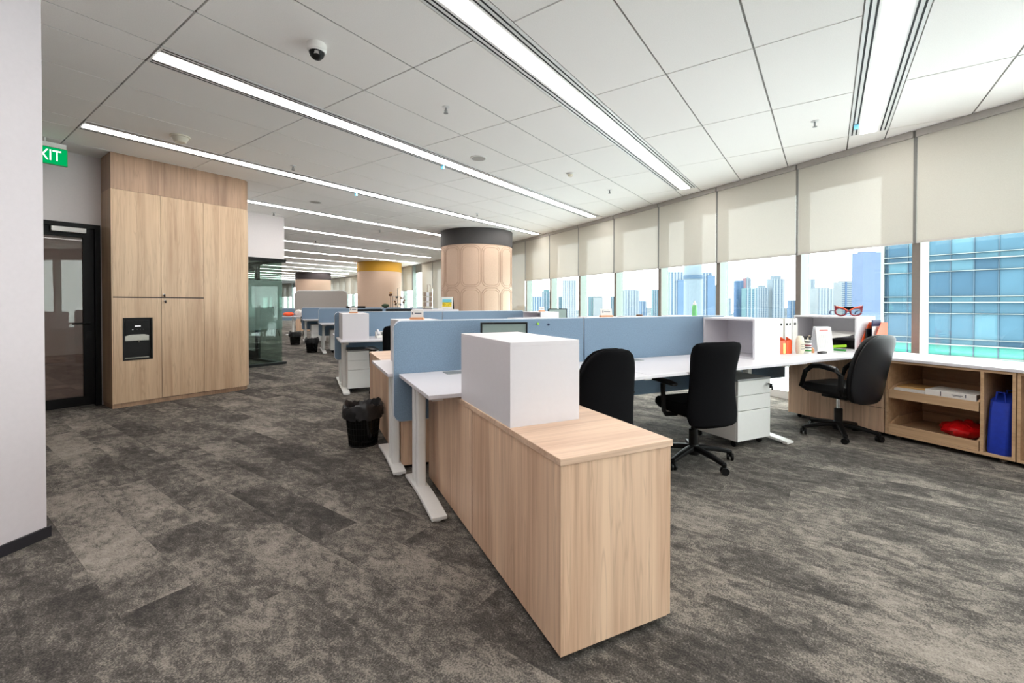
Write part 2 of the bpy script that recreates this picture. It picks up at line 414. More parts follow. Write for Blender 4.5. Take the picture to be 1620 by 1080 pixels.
for sz, r, c, b0, cl in cells[300:]:
    n = len(cl); rest.add([(x, y, -0.0005) for x, y in cl], [tuple(range(n))])
fo = obj('carpet_field', rest, 'carpet', floor); fo['kind'] = 'stuff'

# ---- ceiling tiles and grid
PER = 2.11; B0 = 1.78; A0 = 1.07; TW = (PER - 0.32) / 3
def a_face(b):
    a = 0.0
    while a < 60:
        p = G(a, b)
        if any((p - FP[i]).dot(Vector((-(FP[i + 1] - FP[i]).y, (FP[i + 1] - FP[i]).x, 0))) < 0 for i in range(I0, I1)): return a
        a += 0.1
    return a
LIGHTS = []
for k in range(-6, 15):
    b = B0 + PER * k
    a1 = A0 + 1.2 * math.floor((a_face(b) - 0.15 - A0) / 1.2)
    a0 = {-2: A0 - 4.8, -1: A0 - 3.6, 0: A0 - 3.6, 1: A0, 2: A0, 3: 3.47}.get(k, 4.67 if k > 0 else 90)
    LIGHTS.append((k, b, a0, a1))
tiles = []
def cell(a0, a1, b0, b1):
    ga, gb = 0.006, 0.0065
    q = [G(a0 + ga, b0 + gb), G(a1 - ga, b0 + gb), G(a1 - ga, b1 - gb), G(a0 + ga, b1 - gb)]
    cl = clip([(p.x, p.y) for p in q], 0.03)
    if len(cl) >= 3 and area(cl) > 0.004:
        tiles.append((seen_size(cl, H), cl))
for k, b, la0, la1 in LIGHTS:
    n0, n1 = -10 if k < 2 else -4, 24
    for n in range(n0, n1):
        a0 = A0 + 1.2 * n
        for j in range(3):
            cell(a0, a0 + 1.2, b + .16 + j * TW, b + .16 + (j + 1) * TW)
        if not (la0 - 0.01 <= a0 and a0 + 1.2 <= la1 + 0.01): cell(a0, a0 + 1.2, b - .16, b + .16)
tiles.sort(key=lambda x: -x[0])
for sz, cl in tiles[:300]:
    c = Vector((sum(p[0] for p in cl) / len(cl), sum(p[1] for p in cl) / len(cl), H))
    obj('ceiling_tile', MB().prism([(x - c.x, y - c.y) for x, y in cl], 0, 0.019), 'ceiling_tile', ceiling, c)
rest = MB()
for sz, cl in tiles[300:]: rest.prism(cl, H, H + 0.019)
co = obj('ceiling_tile_field', rest, 'ceiling_tile', ceiling); co['kind'] = 'stuff'
for k, b, la0, la1 in LIGHTS[4:16]:
    for j in range(4):
        bb = b + .16 + j * TW
        o = obj('grid_bar', MB().box(A0 - 4.8, -.0045, .004, a_face(bb) - .08, .0045, .018), 'tile_joint', ceiling, G(0, bb, H), CA)

# ---- linear lights with slot diffusers
NAMES = {-2: 'beyond the right edge', -1: 'the short one nearest the windows at upper right', 0: 'the long bright one crossing the top centre',
         1: 'beginning just left of the dome camera', 2: 'beginning above the tall wooden wall cabinet'}
film = MB().box(-.012, -.02, -.05, .012, .02, -.002)
for k, b, a0, a1 in LIGHTS:
    if a1 - a0 < 1: continue
    lab = 'white linear ceiling light, ' + NAMES[k] if k in NAMES else \
        f'white linear ceiling light, {ORD[k - 3]} strip beyond the tall wooden wall cabinet'
    L = thing('linear_light', lab, 'light', G(a0, b, H), CA, 'linear ceiling lights')
    n = a1 - a0
    obj('housing', MB().box(0.004, -.158, -.004, n - .004, .158, .019), 'white_metal', L)
    obj('diffuser', MB().box(0.02, -.066, -.007, n - .02, .066, -.0045), 'lamp', L)
    if k < 6:
        sm = MB().box(0.02, -.006, -.0052, n - .02, .006, -.0042).mesh('slot')
        for y in (-.132, -.098, .098, .132): link('slot', sm, 'dark_slot', L, (0, y, 0))
    if k in (-1, 0, 1, 2):
        obj('film_tab', film, 'film_blue', L, ({-1: n - .35, 0: n - .75, 1: 3.0, 2: 3.2}[k], .11, 0)) if k != 0 else None

# ---- windows: each bay a structure with mullion, pane, sill and spandrel; blinds are things
for i in range(I0, I1):
    p, q = FP[i], FP[i + 1]; d = (q - p).normalized(); rz = math.atan2(d.y, d.x); L = (q - p).length
    # local x runs along the wall, local y must point outwards (to the right of the walking direction)
    w = struct(f'window_{i - I0 + 1}', p, rz); w.scale = (1, 1, 1)
    S = -1                                                        # outward is -y in this frame
    def flip(mb): mb.v = [(x, -y, z) for x, y, z in mb.v]; return mb
    obj('mullion', flip(MB().box(-.03, .012, 0, .03, .19, H)), 'mullion_metal', w)
    obj('mullion_cap', flip(MB().box(-.034, 0, 0, .034, .012, H)), 'mullion_cap', w)
    obj('blind_channel', flip(MB().box(-.012, -.034, 1.85, .012, -.001, H - .002)), 'spandrel', w)
    obj('pane', flip(MB().box(.031, .15, .10, L - .031, .158, 2.66)), 'pane_glass', w)
    obj('spandrel_panel', flip(MB().box(.031, .14, 2.66, L - .031, .185, H + .35)), 'spandrel', w)
    obj('sill', flip(MB().box(.035, -.05, 0.0, L - .035, .185, .10)), 'white_metal', w)
    mode = 'half'
    if i in (7, 8, 9, 10, 11, 12, 13) or (i > 16 and i % 4 == 1): mode = 'full'
    if i == 14 or i in (27, 33): mode = 'none'
    if mode == 'none' or i < -1: continue
    zb = 1.865 if mode == 'half' else 0.35
    if i < -1:
        lab, grp = 'cream roller blind half lowered on a window past the right edge of the photo', 'blinds past the right edge'
    else:
        j = i + 1
        lab = (f'cream roller blind pulled {"half" if mode == "half" else "fully"} down, {ORD[j]} window from the right edge')
        grp = 'roller blinds along the window wall'
    t = thing('roller_blind', lab, 'blind', p, rz, grp)
    obj('fabric', flip(MB().add([(.016, -.03, zb), (L - .016, -.03, zb), (L - .016, -.03, H - .07), (.016, -.03, H - .07)], [(0, 1, 2, 3)])), 'blind_fabric', t)
    obj('bottom_bar', flip(MB().box(.016, -.037, zb - .013, L - .016, -.024, zb + .010)), 'blind_hem', t)
    obj('head_box', flip(MB().box(.014, -.055, H - .07, L - .014, -.006, H - .003)), 'grid_bar', t)

# ---- walls
def wall(name, p, q, z0, z1, mat='wall_paint', th=0.12, **k):
    p, q = Vector(p), Vector(q); d = (q - p); L = d.length; rz = math.atan2(d.y, d.x)
    return sobj(name, MB().box(0, 0, z0, L, th, z1), mat, loc=(p.x, p.y, 0), rz=rz)
for nm, i in (('wall_far', 0), ('wall_far_left', 1), ('wall_behind_left', 2), ('wall_corridor', 3), ('wall_corridor_end', 4), ('wall_back_left', 5), ('wall_back', 6)):
    base = I1 - I0
    a, b = PERIM[base + i], PERIM[(base + i + 1) % len(PERIM)]
    sobj(nm, MB().box(0, -0.15, -.3, (b - a).length, 0, H + .1), 'wall_grey', loc=(a.x, a.y, 0), rz=math.atan2((b - a).y, (b - a).x))
# near wall end at the left edge of the photo
dr = Vector((math.sin(math.radians(10)), math.cos(math.radians(10)), 0)); C0 = Vector((-2.458, 2.315, 0))
C1 = C0 - dr * 4.2; C2 = C1 + Vector((-.9, .1, 0)); C3 = C0 + Vector((-.9, .16, 0))
sobj('wall_left', MB().prism([(p.x, p.y) for p in (C0, C1, C2, C3)][::-1], 0, H + .015), 'wall_paint')
off = Vector((dr.y, -dr.x, 0)) * .014
bb = [C0 + dr * .012, C1, C1 + off, C0 + dr * .012 + off]
sobj('baseboard_left', MB().prism([(p.x, p.y) for p in bb], 0, .055), 'skirting')
# wall with the glass door (runs along the ceiling grid at b = 7.2)
BW = 7.2; DA0, DA1, DZ = 0.46, 1.445, 2.18
dw = struct('wall_door', G(0, BW), CA)
obj('wall_panel', MB().box(-5.2, 0, 0, DA0, .12, H + .015), 'wall_grey', dw)
obj('wall_panel', MB().box(DA0, 0, DZ, 1.47, .12, H + .015), 'wall_grey', dw)
obj('wall_panel', MB().box(DA1, 0, 0, 1.47, .12, DZ), 'wall_grey', dw)
obj('wall_panel', MB().box(1.47, .0, 0, 3.0, .12, H + .015), 'wall_grey', dw)
obj('wall_panel', MB().box(2.93, .12, 0, 3.0, 1.9, H + .015), 'wall_grey', dw)
door = struct('door_1', G(0, BW), CA); door['label'] = 'black framed glass door left of the tall wooden cabinet'
obj('jamb', MB().box(DA0, -.03, 0, DA0 + .05, .12, DZ), 'black_frame', door)
obj('jamb', MB().box(DA1 - .05, -.03, 0, DA1, .12, DZ), 'black_frame', door)
obj('head', MB().box(DA0 + .05, -.03, DZ - .05, DA1 - .05, .12, DZ), 'black_frame', door)
lf = obj('leaf_frame', MB().box(DA0 + .055, .005, .02, DA0 + .15, .06, DZ - .055).box(DA1 - .15, .005, .02, DA1 - .055, .06, DZ - .055)
         .box(DA0 + .15, .005, DZ - .16, DA1 - .15, .06, DZ - .055).box(DA0 + .15, .005, .02, DA1 - .15, .06, .13), 'black_frame', door)
obj('pane', MB().box(DA0 + .15, .028, .13, DA1 - .15, .038, DZ - .16), 'door_glass', door)
hd = obj('handle', MB().tube([(DA1 - .1, -.055, 1.0), (DA1 - .26, -.055, 1.0)], .011).tube([(DA1 - .1, .01, 1.0), (DA1 - .1, -.06, 1.0)], .011), 'black_frame', door, smooth=True)
obj('lock_plate', MB().box(DA1 - .125, -.004, .82, DA1 - .08, .006, .9), 'black_plastic', door)
dc = obj('door_closer', MB().box(DA1 - .42, -.06, DZ - .115, DA1 - .13, -.002, DZ - .06), 'white_plastic', door, bevel=.004)
# inner room behind the glass door: a low white counter and a reddish end panel
cnt = obj('low_counter', MB().box(0, 0, 0, 1.7, .45, .8), 'wall_grey', None, G(-.4, 10.6), CA, bevel=.005)
tag(cnt, 'pale low counter seen through the black glass door', 'counter')
cl0 = thing('corridor_light', 'white strip light in the room behind the black glass door', 'light', G(-.9, 9.0, H), CA)
obj('housing', MB().box(0, -.09, -.02, 3.4, .09, .019), 'white_metal', cl0); obj('diffuser', MB().box(.02, -.07, -.024, 3.38, .07, -.0205), 'lamp', cl0)
red = obj('wall_panel_red', MB().box(-2, 0, 0, 2.2, .04, 2.9), 'brick_tone', None, G(-1.6, 13.6), CA); red['kind'] = 'structure'

# ---- tall wooden wall cabinet with water dispenser
CB = 6.78
cab = thing('wall_cabinet', 'tall light oak wall cabinet with a built-in water dispenser and rounded end', 'cabinet', G(0, CB), CA)
def rounded(a0, a1, r, y0=0.0, y1=.415):
    pts = [(a0, y1), (a0, y0)]
    for i in range(9):
        t = -PI / 2 + PI / 2 * i / 8; pts.append((a1 - r + r * math.cos(t), y0 + r + r * math.sin(t)))
    pts.append((a1, y1)); return pts
obj('carcass', MB().prism(rounded(1.47, 2.98, .135, .0182), .05, 2.58), 'charcoal_brown', cab)
obj('side_panel', MB().box(1.458, .0, .05, 1.4698, .415, 2.58), 'oak_wall', cab)
obj('plinth', MB().prism(rounded(1.462, 2.985, .14, .02), 0, .05), 'oak_band', cab)
obj('cornice_band', MB().prism(rounded(1.458, 3.0, .155, 0.0), 2.58, H + .005), 'oak_band', cab, smooth=True)
g = .0022
def panel(nm, a0, a1, z0, z1): return obj(nm, MB().box(a0 + g, 0, z0 + g, a1 - g, .0178, z1 - g), 'oak_wall', cab)
panel('door', 1.47, 1.93, 1.315, 2.58)
d2 = panel('door', 1.93, 2.395, 1.315, 2.58)
d3 = panel('door', 1.93, 2.395, .055, 1.306)
# door with the cut-out for the dispenser
obj('door', MB().box(1.47 + g, 0, .055, 1.556, .0178, 1.304).box(1.84, 0, .055, 1.93 - g, .0178, 1.304).box(1.556, 0, .055, 1.84, .0178, .555).box(1.556, 0, 1.065, 1.84, .0178, 1.304), 'oak_wall', cab)
pts = [(2.395 + g, .0178), (2.395 + g, 0)]
for i in range(9):
    t = -PI / 2 + PI / 2 * i / 8; pts.append((2.848 + .155 * math.cos(t), .155 + .155 * math.sin(t)))
pts += [(3.003, .4), (2.9855, .4), (2.9855, .155)]
for i in range(8, -1, -1):
    t = -PI / 2 + PI / 2 * i / 8; pts.append((2.848 + .1375 * math.cos(t), .155 + .1375 * math.sin(t)))
obj('end_panel', MB().prism(pts, .055, 2.578), 'oak_wall', cab, smooth=True)
lk = MB().lathe([(.012, 0), (.012, .012), (.006, .013), (.006, .02)], 12).mesh('lock')
for dd, x, z in ((d2, 1.955, 1.345), (d3, 1.965, 1.27)):
    l = link('lock', lk, 'chrome', dd, (x, 0, z)); l.rotation_euler = (PI / 2, 0, 0)
    kk = obj('key', MB().box(x - .004, -.045, z - .03, x + .004, -.02, z + .006), 'black_plastic', dd)
dsp = obj('dispenser', MB().box(1.556, -.004, .555, 1.84, .017, .57).box(1.556, -.004, 1.05, 1.84, .017, 1.065).box(1.556, -.004, .57, 1.57, .017, 1.05).box(1.826, -.004, .57, 1.84, .017, 1.05)
          .box(1.57, .0165, .57, 1.826, .0177, 1.05), 'black_plastic', cab); dsp['label'] = 'black water dispenser set into the lower door'
obj('control_panel', MB().box(1.58, .002, .86, 1.80, .016, 1.03), 'black_frame', dsp)
obj('display', MB().box(1.668, .0005, .957, 1.724, .002, .968), 'led', dsp)
for x in (1.648, 1.69, 1.72, 1.75): obj('button', MB().lathe([(.006, 0), (.006, .003)], 10, (0, 0, 0)), 'paper' if x < 1.65 else 'charcoal', dsp, (x, .001, .922)).rotation_euler = (PI / 2, 0, 0)
obj('dispensing_head', MB().prism([(1.575, .79), (1.575, .845), (1.63, .862), (1.76, .862), (1.80, .85), (1.80, .79)], -.012, .016, 'y'), 'steel_drip', dsp)
obj('spout', MB().lathe([(.011, .0), (.009, -.022)], 10), 'chrome', dsp, (1.705, .0, .79))
obj('drip_tray', MB().box(1.575, -.008, .578, 1.80, .016, .588), 'steel_drip', dsp)

# ---- glass-fronted meeting room beyond the wooden cabinet
GB = 9.05
gr = struct('wall_glass', G(0, GB), CA)
obj('bulkhead', MB().box(3.0, 0, 2.14, 4.63, .12, H + .01), 'wall_grey', gr)
obj('bulkhead', MB().box(4.51, .12, 2.14, 4.63, 5.0, H + .01), 'wall_grey', gr)
obj('bulkhead', MB().box(3.0, -.18, 0, 3.06, 0.0, H + .01), 'wall_grey', gr)
obj('head_rail', MB().box(3.0, -.02, 2.08, 4.66, .1, 2.14), 'black_frame', gr)
obj('floor_rail', MB().box(3.0, -.02, 0, 4.66, .1, .05), 'black_frame', gr)
obj('pane', MB().box(3.02, .04, .05, 4.6, .052, 2.08), 'room_glass', gr)
obj('frosted_film', MB().box(3.02, .034, .72, 4.6, .038, 1.7), 'frosted', gr)
obj('pane', MB().box(4.588, .06, .05, 4.6, 1.0, 2.08), 'room_glass', gr)
obj('pane', MB().box(4.588, 1.95, .05, 4.6, 5.0, 2.08), 'room_glass', gr)
obj('head_rail', MB().box(4.54, .1, 2.08, 4.64, 5.0, 2.14), 'black_frame', gr)
obj('floor_rail', MB().box(4.54, .1, 0, 4.64, 5.0, .05), 'black_frame', gr)
obj('frosted_film', MB().box(4.604, .06, .72, 4.608, 1.0, 1.7), 'frosted', gr)
gd = struct('door_2', G(0, GB), CA)
obj('leaf_frame', MB().box(4.56, 1.02, .05, 4.62, 1.13, 2.08).box(4.56, 1.82, .05, 4.62, 1.93, 2.08).box(4.56, 1.13, 1.96, 4.62, 1.82, 2.08).box(4.56, 1.13, .05, 4.62, 1.82, .2), 'black_frame', gd)
obj('pane', MB().box(4.585, 1.13, .2, 4.595, 1.82, 1.96), 'room_glass', gd)
obj('handle', MB().tube([(4.66, 1.2, 1.0), (4.66, 1.32, 1.0)], .01), 'black_frame', gd)

# ---- round columns
def column(x, y, r, band, bandh, label, mould=False):
    t = thing('round_column', label, 'column', (x, y, 0))
    obj('shaft', MB().lathe([(r, 0), (r, H - bandh)], 64), 'col_beige', t, smooth=True)
    obj('top_band', MB().lathe([(r + .012, H - bandh), (r + .012, H)], 64), band, t, smooth=True)
    if mould:
        N = 11; w = 2 * PI / N
        for zlo, zhi in ((1.625, H - bandh - .03), (.25, 1.60)):
            for ins, rad in ((0.0, .16), (.045, .12)):
                hw = (w / 2) * r - .010 - ins
                pl = rr2(-hw, zlo + ins, hw, zhi - ins, rad, 6)
                me = MB().tube([((r + .001) * math.cos(px / r), (r + .001) * math.sin(px / r), pz) for px, pz in pl], .0055, 6, closed=True).mesh('moulding', smooth=True)
                for k in range(N): link('moulding', me, 'col_line', t, (0, 0, 0), k * w - 1.66)
    return t
column(-.88, 11.05, .88, 'charcoal', .38, 'wide round beige panelled column with a charcoal band at the ceiling, nearest', True)
column(-5.75, 19.15, .92, 'mustard', .40, 'round beige column with a mustard yellow band at the ceiling')
column(-11.4, 25.3, .93, 'charcoal_brown', .40, 'farthest round beige column with a dark brown band behind the grey screen')

# ================================================================ the city outside
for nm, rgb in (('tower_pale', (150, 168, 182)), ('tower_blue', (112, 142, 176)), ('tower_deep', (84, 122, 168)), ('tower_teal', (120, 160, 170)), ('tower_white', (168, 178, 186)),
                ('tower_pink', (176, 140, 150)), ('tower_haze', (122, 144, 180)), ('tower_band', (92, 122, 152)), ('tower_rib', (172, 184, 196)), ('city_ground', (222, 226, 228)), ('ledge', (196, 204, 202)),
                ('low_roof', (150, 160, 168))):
    plain(nm, rgb, 0.7, noise=0.05, nscale=0.05, spec=0.2, k=0.30 if nm != 'city_ground' else 0.95)  # aerial haze is put into the pale blue tower base colours
plain('curtain_glass', (86, 134, 160), 0.6, k=0.30, noise=0.12, nscale=0.6, spec=0.25)
plain('curtain_glass_b', (104, 156, 178), 0.6, k=0.30, noise=0.12, nscale=0.6, spec=0.25)
plain('curtain_dark', (66, 112, 142), 0.6, k=0.30, noise=0.12, nscale=0.6, spec=0.25)
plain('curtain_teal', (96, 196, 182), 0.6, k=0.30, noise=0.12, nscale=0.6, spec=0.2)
plain('curtain_mullion', (70, 110, 136), 0.6, k=0.30)
gd_ = MB().lathe([(4200, -82), (4200, -80)], 48); g0 = obj('city_ground', gd_, 'city_ground', None, (0, 2500, 0)); g0['kind'] = 'structure'  # near-white haze in the ground colour, bouncing daylight up to the ceiling
def tower(u0, u1, v, Y, mat, label, rib='tower_rib', crown=0, antenna=0, floors=True, piers=5, step=None, yaw=0.12, grp='hazy towers on the skyline'):
    k = Y / 697.0; x0, x1 = (u0 - 810) * k, (u1 - 810) * k; w = x1 - x0; ht = EYE + (480 - v) * k
    base = -80; D = w * 0.8
    t = thing('tower', label, 'building', ((x0 + x1) / 2, Y + D / 2, base), 0, grp)
    hh = ht - base
    obj('body', MB().box(-w / 2, -D / 2, 0, w / 2, D / 2, hh), mat, t)
    fl = MB(); zf = hh - 2 * k
    lo = max(0, hh - (497 - v + 10) * k)
    n = 0; st = max(3.6, 2.4 * k)
    if floors:
        while zf > lo and n < 60:
            fl.box(-w / 2 - .25 * k, -D / 2 - .2 * k, zf - st * .45, w / 2 + .25 * k, -D / 2, zf); zf -= st; n += 1
        b = obj('floor_bands', fl, 'tower_band', t); b['kind'] = 'stuff'
    for j in range(piers):
        x = -w / 2 + w * (j + .5) / piers
        obj('pier', MB().box(x - w * .06, -D / 2 - .5 * k, 0, x + w * .06, -D / 2, hh), rib, t)
    if crown:
        obj('crown', MB().box(-w * .32, -D * .3, hh, w * .32, D * .3, hh + crown * k), mat, t)
    if antenna:
        obj('antenna', MB().tube([(0, 0, hh), (0, 0, hh + (crown + antenna) * k)], .35 * k, 6), 'tower_band', t)
    if step:
        su0, su1, sv = step; a0, a1 = (su0 - (u0 + u1) / 2) * k, (su1 - (u0 + u1) / 2) * k
        obj('lower_wing', MB().box(a0, -D / 2 - 3 * k, 0, a1, -D / 2, EYE + (480 - sv) * k - base), mat, t)
    return t
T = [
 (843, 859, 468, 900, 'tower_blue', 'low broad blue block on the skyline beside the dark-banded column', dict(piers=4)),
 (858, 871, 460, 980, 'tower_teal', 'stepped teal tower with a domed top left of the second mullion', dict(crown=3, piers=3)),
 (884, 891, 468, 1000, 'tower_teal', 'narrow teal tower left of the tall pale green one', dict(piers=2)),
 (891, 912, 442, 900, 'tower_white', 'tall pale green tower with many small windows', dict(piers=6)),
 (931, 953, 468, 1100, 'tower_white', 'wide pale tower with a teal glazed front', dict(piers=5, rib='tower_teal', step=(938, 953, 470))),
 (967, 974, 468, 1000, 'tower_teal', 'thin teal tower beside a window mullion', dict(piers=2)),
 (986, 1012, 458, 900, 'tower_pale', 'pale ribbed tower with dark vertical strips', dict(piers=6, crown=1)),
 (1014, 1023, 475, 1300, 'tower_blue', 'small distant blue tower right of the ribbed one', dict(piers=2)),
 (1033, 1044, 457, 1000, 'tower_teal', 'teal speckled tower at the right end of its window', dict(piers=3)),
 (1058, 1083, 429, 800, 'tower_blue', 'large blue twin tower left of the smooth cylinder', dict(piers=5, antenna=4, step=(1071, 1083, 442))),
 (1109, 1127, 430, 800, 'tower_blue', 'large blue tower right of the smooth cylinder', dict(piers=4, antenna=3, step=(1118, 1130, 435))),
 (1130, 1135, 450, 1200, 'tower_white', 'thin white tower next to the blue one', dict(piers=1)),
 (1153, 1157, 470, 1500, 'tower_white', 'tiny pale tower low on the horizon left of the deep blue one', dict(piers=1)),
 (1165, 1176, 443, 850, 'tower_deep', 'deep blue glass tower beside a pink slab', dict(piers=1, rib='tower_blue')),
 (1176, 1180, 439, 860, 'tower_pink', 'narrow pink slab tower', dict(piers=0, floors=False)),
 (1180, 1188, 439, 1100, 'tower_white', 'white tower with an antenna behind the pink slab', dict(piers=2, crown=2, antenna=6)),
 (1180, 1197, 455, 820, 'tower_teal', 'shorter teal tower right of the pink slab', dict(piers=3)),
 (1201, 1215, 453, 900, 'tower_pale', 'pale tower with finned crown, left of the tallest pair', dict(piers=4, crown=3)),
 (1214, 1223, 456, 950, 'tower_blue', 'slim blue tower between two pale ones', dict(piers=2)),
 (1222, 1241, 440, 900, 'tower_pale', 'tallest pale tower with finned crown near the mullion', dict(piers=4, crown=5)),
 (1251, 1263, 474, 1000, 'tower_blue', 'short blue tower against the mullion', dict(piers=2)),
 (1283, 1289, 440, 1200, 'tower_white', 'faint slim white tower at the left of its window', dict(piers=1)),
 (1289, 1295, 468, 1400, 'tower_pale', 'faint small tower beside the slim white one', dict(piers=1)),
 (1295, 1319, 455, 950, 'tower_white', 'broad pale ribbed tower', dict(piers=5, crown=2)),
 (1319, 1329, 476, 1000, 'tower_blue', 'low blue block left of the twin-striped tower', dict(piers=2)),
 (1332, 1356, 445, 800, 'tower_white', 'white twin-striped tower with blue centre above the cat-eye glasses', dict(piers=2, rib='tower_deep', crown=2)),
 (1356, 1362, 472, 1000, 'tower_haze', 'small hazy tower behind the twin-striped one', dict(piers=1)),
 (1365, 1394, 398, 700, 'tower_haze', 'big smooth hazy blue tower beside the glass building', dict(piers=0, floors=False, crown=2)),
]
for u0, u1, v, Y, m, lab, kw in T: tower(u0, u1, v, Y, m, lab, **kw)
cyl = thing('cylindrical_tower', 'smooth pale blue cylindrical tower rising past the blinds', 'building', ((1096 - 810) / 697 * 120, 120, -80))
obj('shaft', MB().lathe([(2.3, 0), (2.3, 110)], 40), 'tower_pale', cyl, smooth=True)
obj('collar', MB().lathe([(2.5, 88), (2.5, 89)], 40), 'tower_band', cyl, smooth=True)
obj('cap', MB().lathe([(2.45, 110), (2.2, 112)], 40), 'tower_band', cyl, smooth=True)
rnd = random.Random(3)
low = MB()
for k in range(150):
    Y = rnd.uniform(1700, 3600); u = rnd.uniform(430, 1420); x = (u - 810) / 697 * Y; w = rnd.uniform(18, 50); hh = rnd.uniform(10, 70)
    low.box(x - w, Y, 0, x + w, Y + w, hh)
lo = obj('low_rise_blocks', low, 'low_roof', None, (0, 0, -80)); lo['kind'] = 'stuff'; lo['label'] = 'mass of far low-rise roofs along the horizon'; lo['category'] = 'buildings'
# neighbouring glass building, 43 m away: ledges, mullions and single panes
gb = thing('glass_building', 'neighbouring blue glass curtain-wall building with white horizontal ledges', 'building', (40.6, 43.0, 0), -math.radians(90 - 35.3))
# local x runs towards the right / nearer, local -y... faces the office
PW = 1.55; K0, K1 = -2, 12; FH = 4.0; ZB = 1.23 + 2.5 * .0617
obj('core', MB().box(K0 * PW - .3, .25, -80, K1 * PW, 16, 26), 'curtain_dark', gb)
pane_m = {}
rp = random.Random(11)
for fl in range(-3, 4):
    z0 = ZB + fl * FH                       # main white ledge level
    for (za, zb) in ((0.04, 0.52), (0.60, 2.9), (3.0, 3.96)):
        for k in range(K0, K1):
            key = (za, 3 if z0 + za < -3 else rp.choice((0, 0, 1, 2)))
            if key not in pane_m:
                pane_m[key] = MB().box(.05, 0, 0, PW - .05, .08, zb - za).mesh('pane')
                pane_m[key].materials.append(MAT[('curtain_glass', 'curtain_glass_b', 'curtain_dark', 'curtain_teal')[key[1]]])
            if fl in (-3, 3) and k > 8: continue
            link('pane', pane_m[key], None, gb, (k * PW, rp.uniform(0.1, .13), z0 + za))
    for dz, dp, hh in ((0.0, .28, .09), (-1.05, .12, .05), (.56, .12, .05)):
        obj('ledge', MB().box(K0 * PW - .3, -dp, z0 + dz - hh / 2, K1 * PW, .24, z0 + dz + hh / 2), 'ledge', gb)
for k in range(K0, K1 + 1):
    obj('mullion', MB().box(k * PW - .035, .04, -12, k * PW + .035, .24, 18), 'curtain_mullion', gb)
obj('corner_post', MB().box(K0 * PW - .55, -.1, -80, K0 * PW - .3, .4, 20), 'ledge', gb)

# ================================================================ furniture (local x = t towards the windows, local y = s down the aisle)
DZT = 0.74                                                    # desk height
def low_cabinet(s0, s1, t0, t1, label, grp, doors=1, mat='oak', ret_open=False):
    t = thing('low_cabinet', label, 'cabinet', F(s0, t0), TH, grp)
    L = s1 - s0; W = t1 - t0; zb, zt = .03, .708
    obj('back_panel', MB().box(.002, .018, zb, .018, L - .002, zt - .026), 'oak_b', t)
    obj('end_panel', MB().box(.002, 0.002, zb, W - .02, .018, zt - .026), mat, t)
    obj('end_panel', MB().box(.018, L - .02, zb, W - .02, L - .003, zt - .026), mat, t)
    obj('bottom', MB().box(.018, .018, zb, W - .02, L - .02, zb + .018), mat, t)
    n = 2
    for k in range(n):
        y0 = .003 + (L - .006) * k / n; y1 = .003 + (L - .006) * (k + 1) / n
        d = obj('door', MB().box(W - .0195, y0 + .0015, zb, W - .001, y1 - .0015, zt - .028), mat, t)
        obj('lock', MB().lathe([(.01, 0), (.01, .006)], 10), 'chrome', d, (W - .001, (y1 - .05 if k == 0 else y0 + .05), .6)).rotation_euler = (0, PI / 2, 0)
    obj('top', MB().box(-.004, -.004, zt - .025, W + .004, L, zt), 'oak_top', t, bevel=.0015, seg=1)
    obj('plinth', MB().box(.04, .04, 0, W - .05, L - .05, zb), 'black_plastic', t)
    return t
low_cabinet(0, .87, 0, .5, 'light oak low cabinet nearest the camera with an empty front top', 'oak low cabinets', mat='oak')
low_cabinet(.877, 1.745, 0, .5, 'light oak low cabinet tucked under the near end of the first desk', 'oak low cabinets', mat='oak_b')
low_cabinet(2.02, 2.89, -.13, .37, 'light oak low cabinet under the desk just behind the waste bin', 'oak low cabinets', mat='oak_b')
low_cabinet(2.898, 3.766, -.13, .37, 'light oak low cabinet at the far end, beside the waste bin', 'oak low cabinets', mat='oak')

def cubby(s0, t0, z, label, face=1, L=.645, W=.345, Hh=.36, grp='white shelf boxes'):
    """white box, open on the +x (face=1) or -x (face=-1) side"""
    t = thing('shelf_box', label, 'shelf box', F(s0, t0, z), TH, grp); e = .018
    x0, x1 = 0, W
    obj('top', MB().box(0, 0, Hh - e, W, L, Hh), 'white_lam', t, bevel=.001, seg=1)
    obj('bottom', MB().box(0, 0, 0, W, L, e), 'white_lam', t)
    obj('side', MB().box(0, 0, e, W, e, Hh - e), 'white_lam', t)
    obj('side', MB().box(0, L - e, e, W, L, Hh - e), 'white_lam', t)
    xb = (0, e) if face == 1 else (W - e, W)
    obj('back', MB().box(xb[0], e, e, xb[1], L - e, Hh - e), 'white_lam', t)
    return t

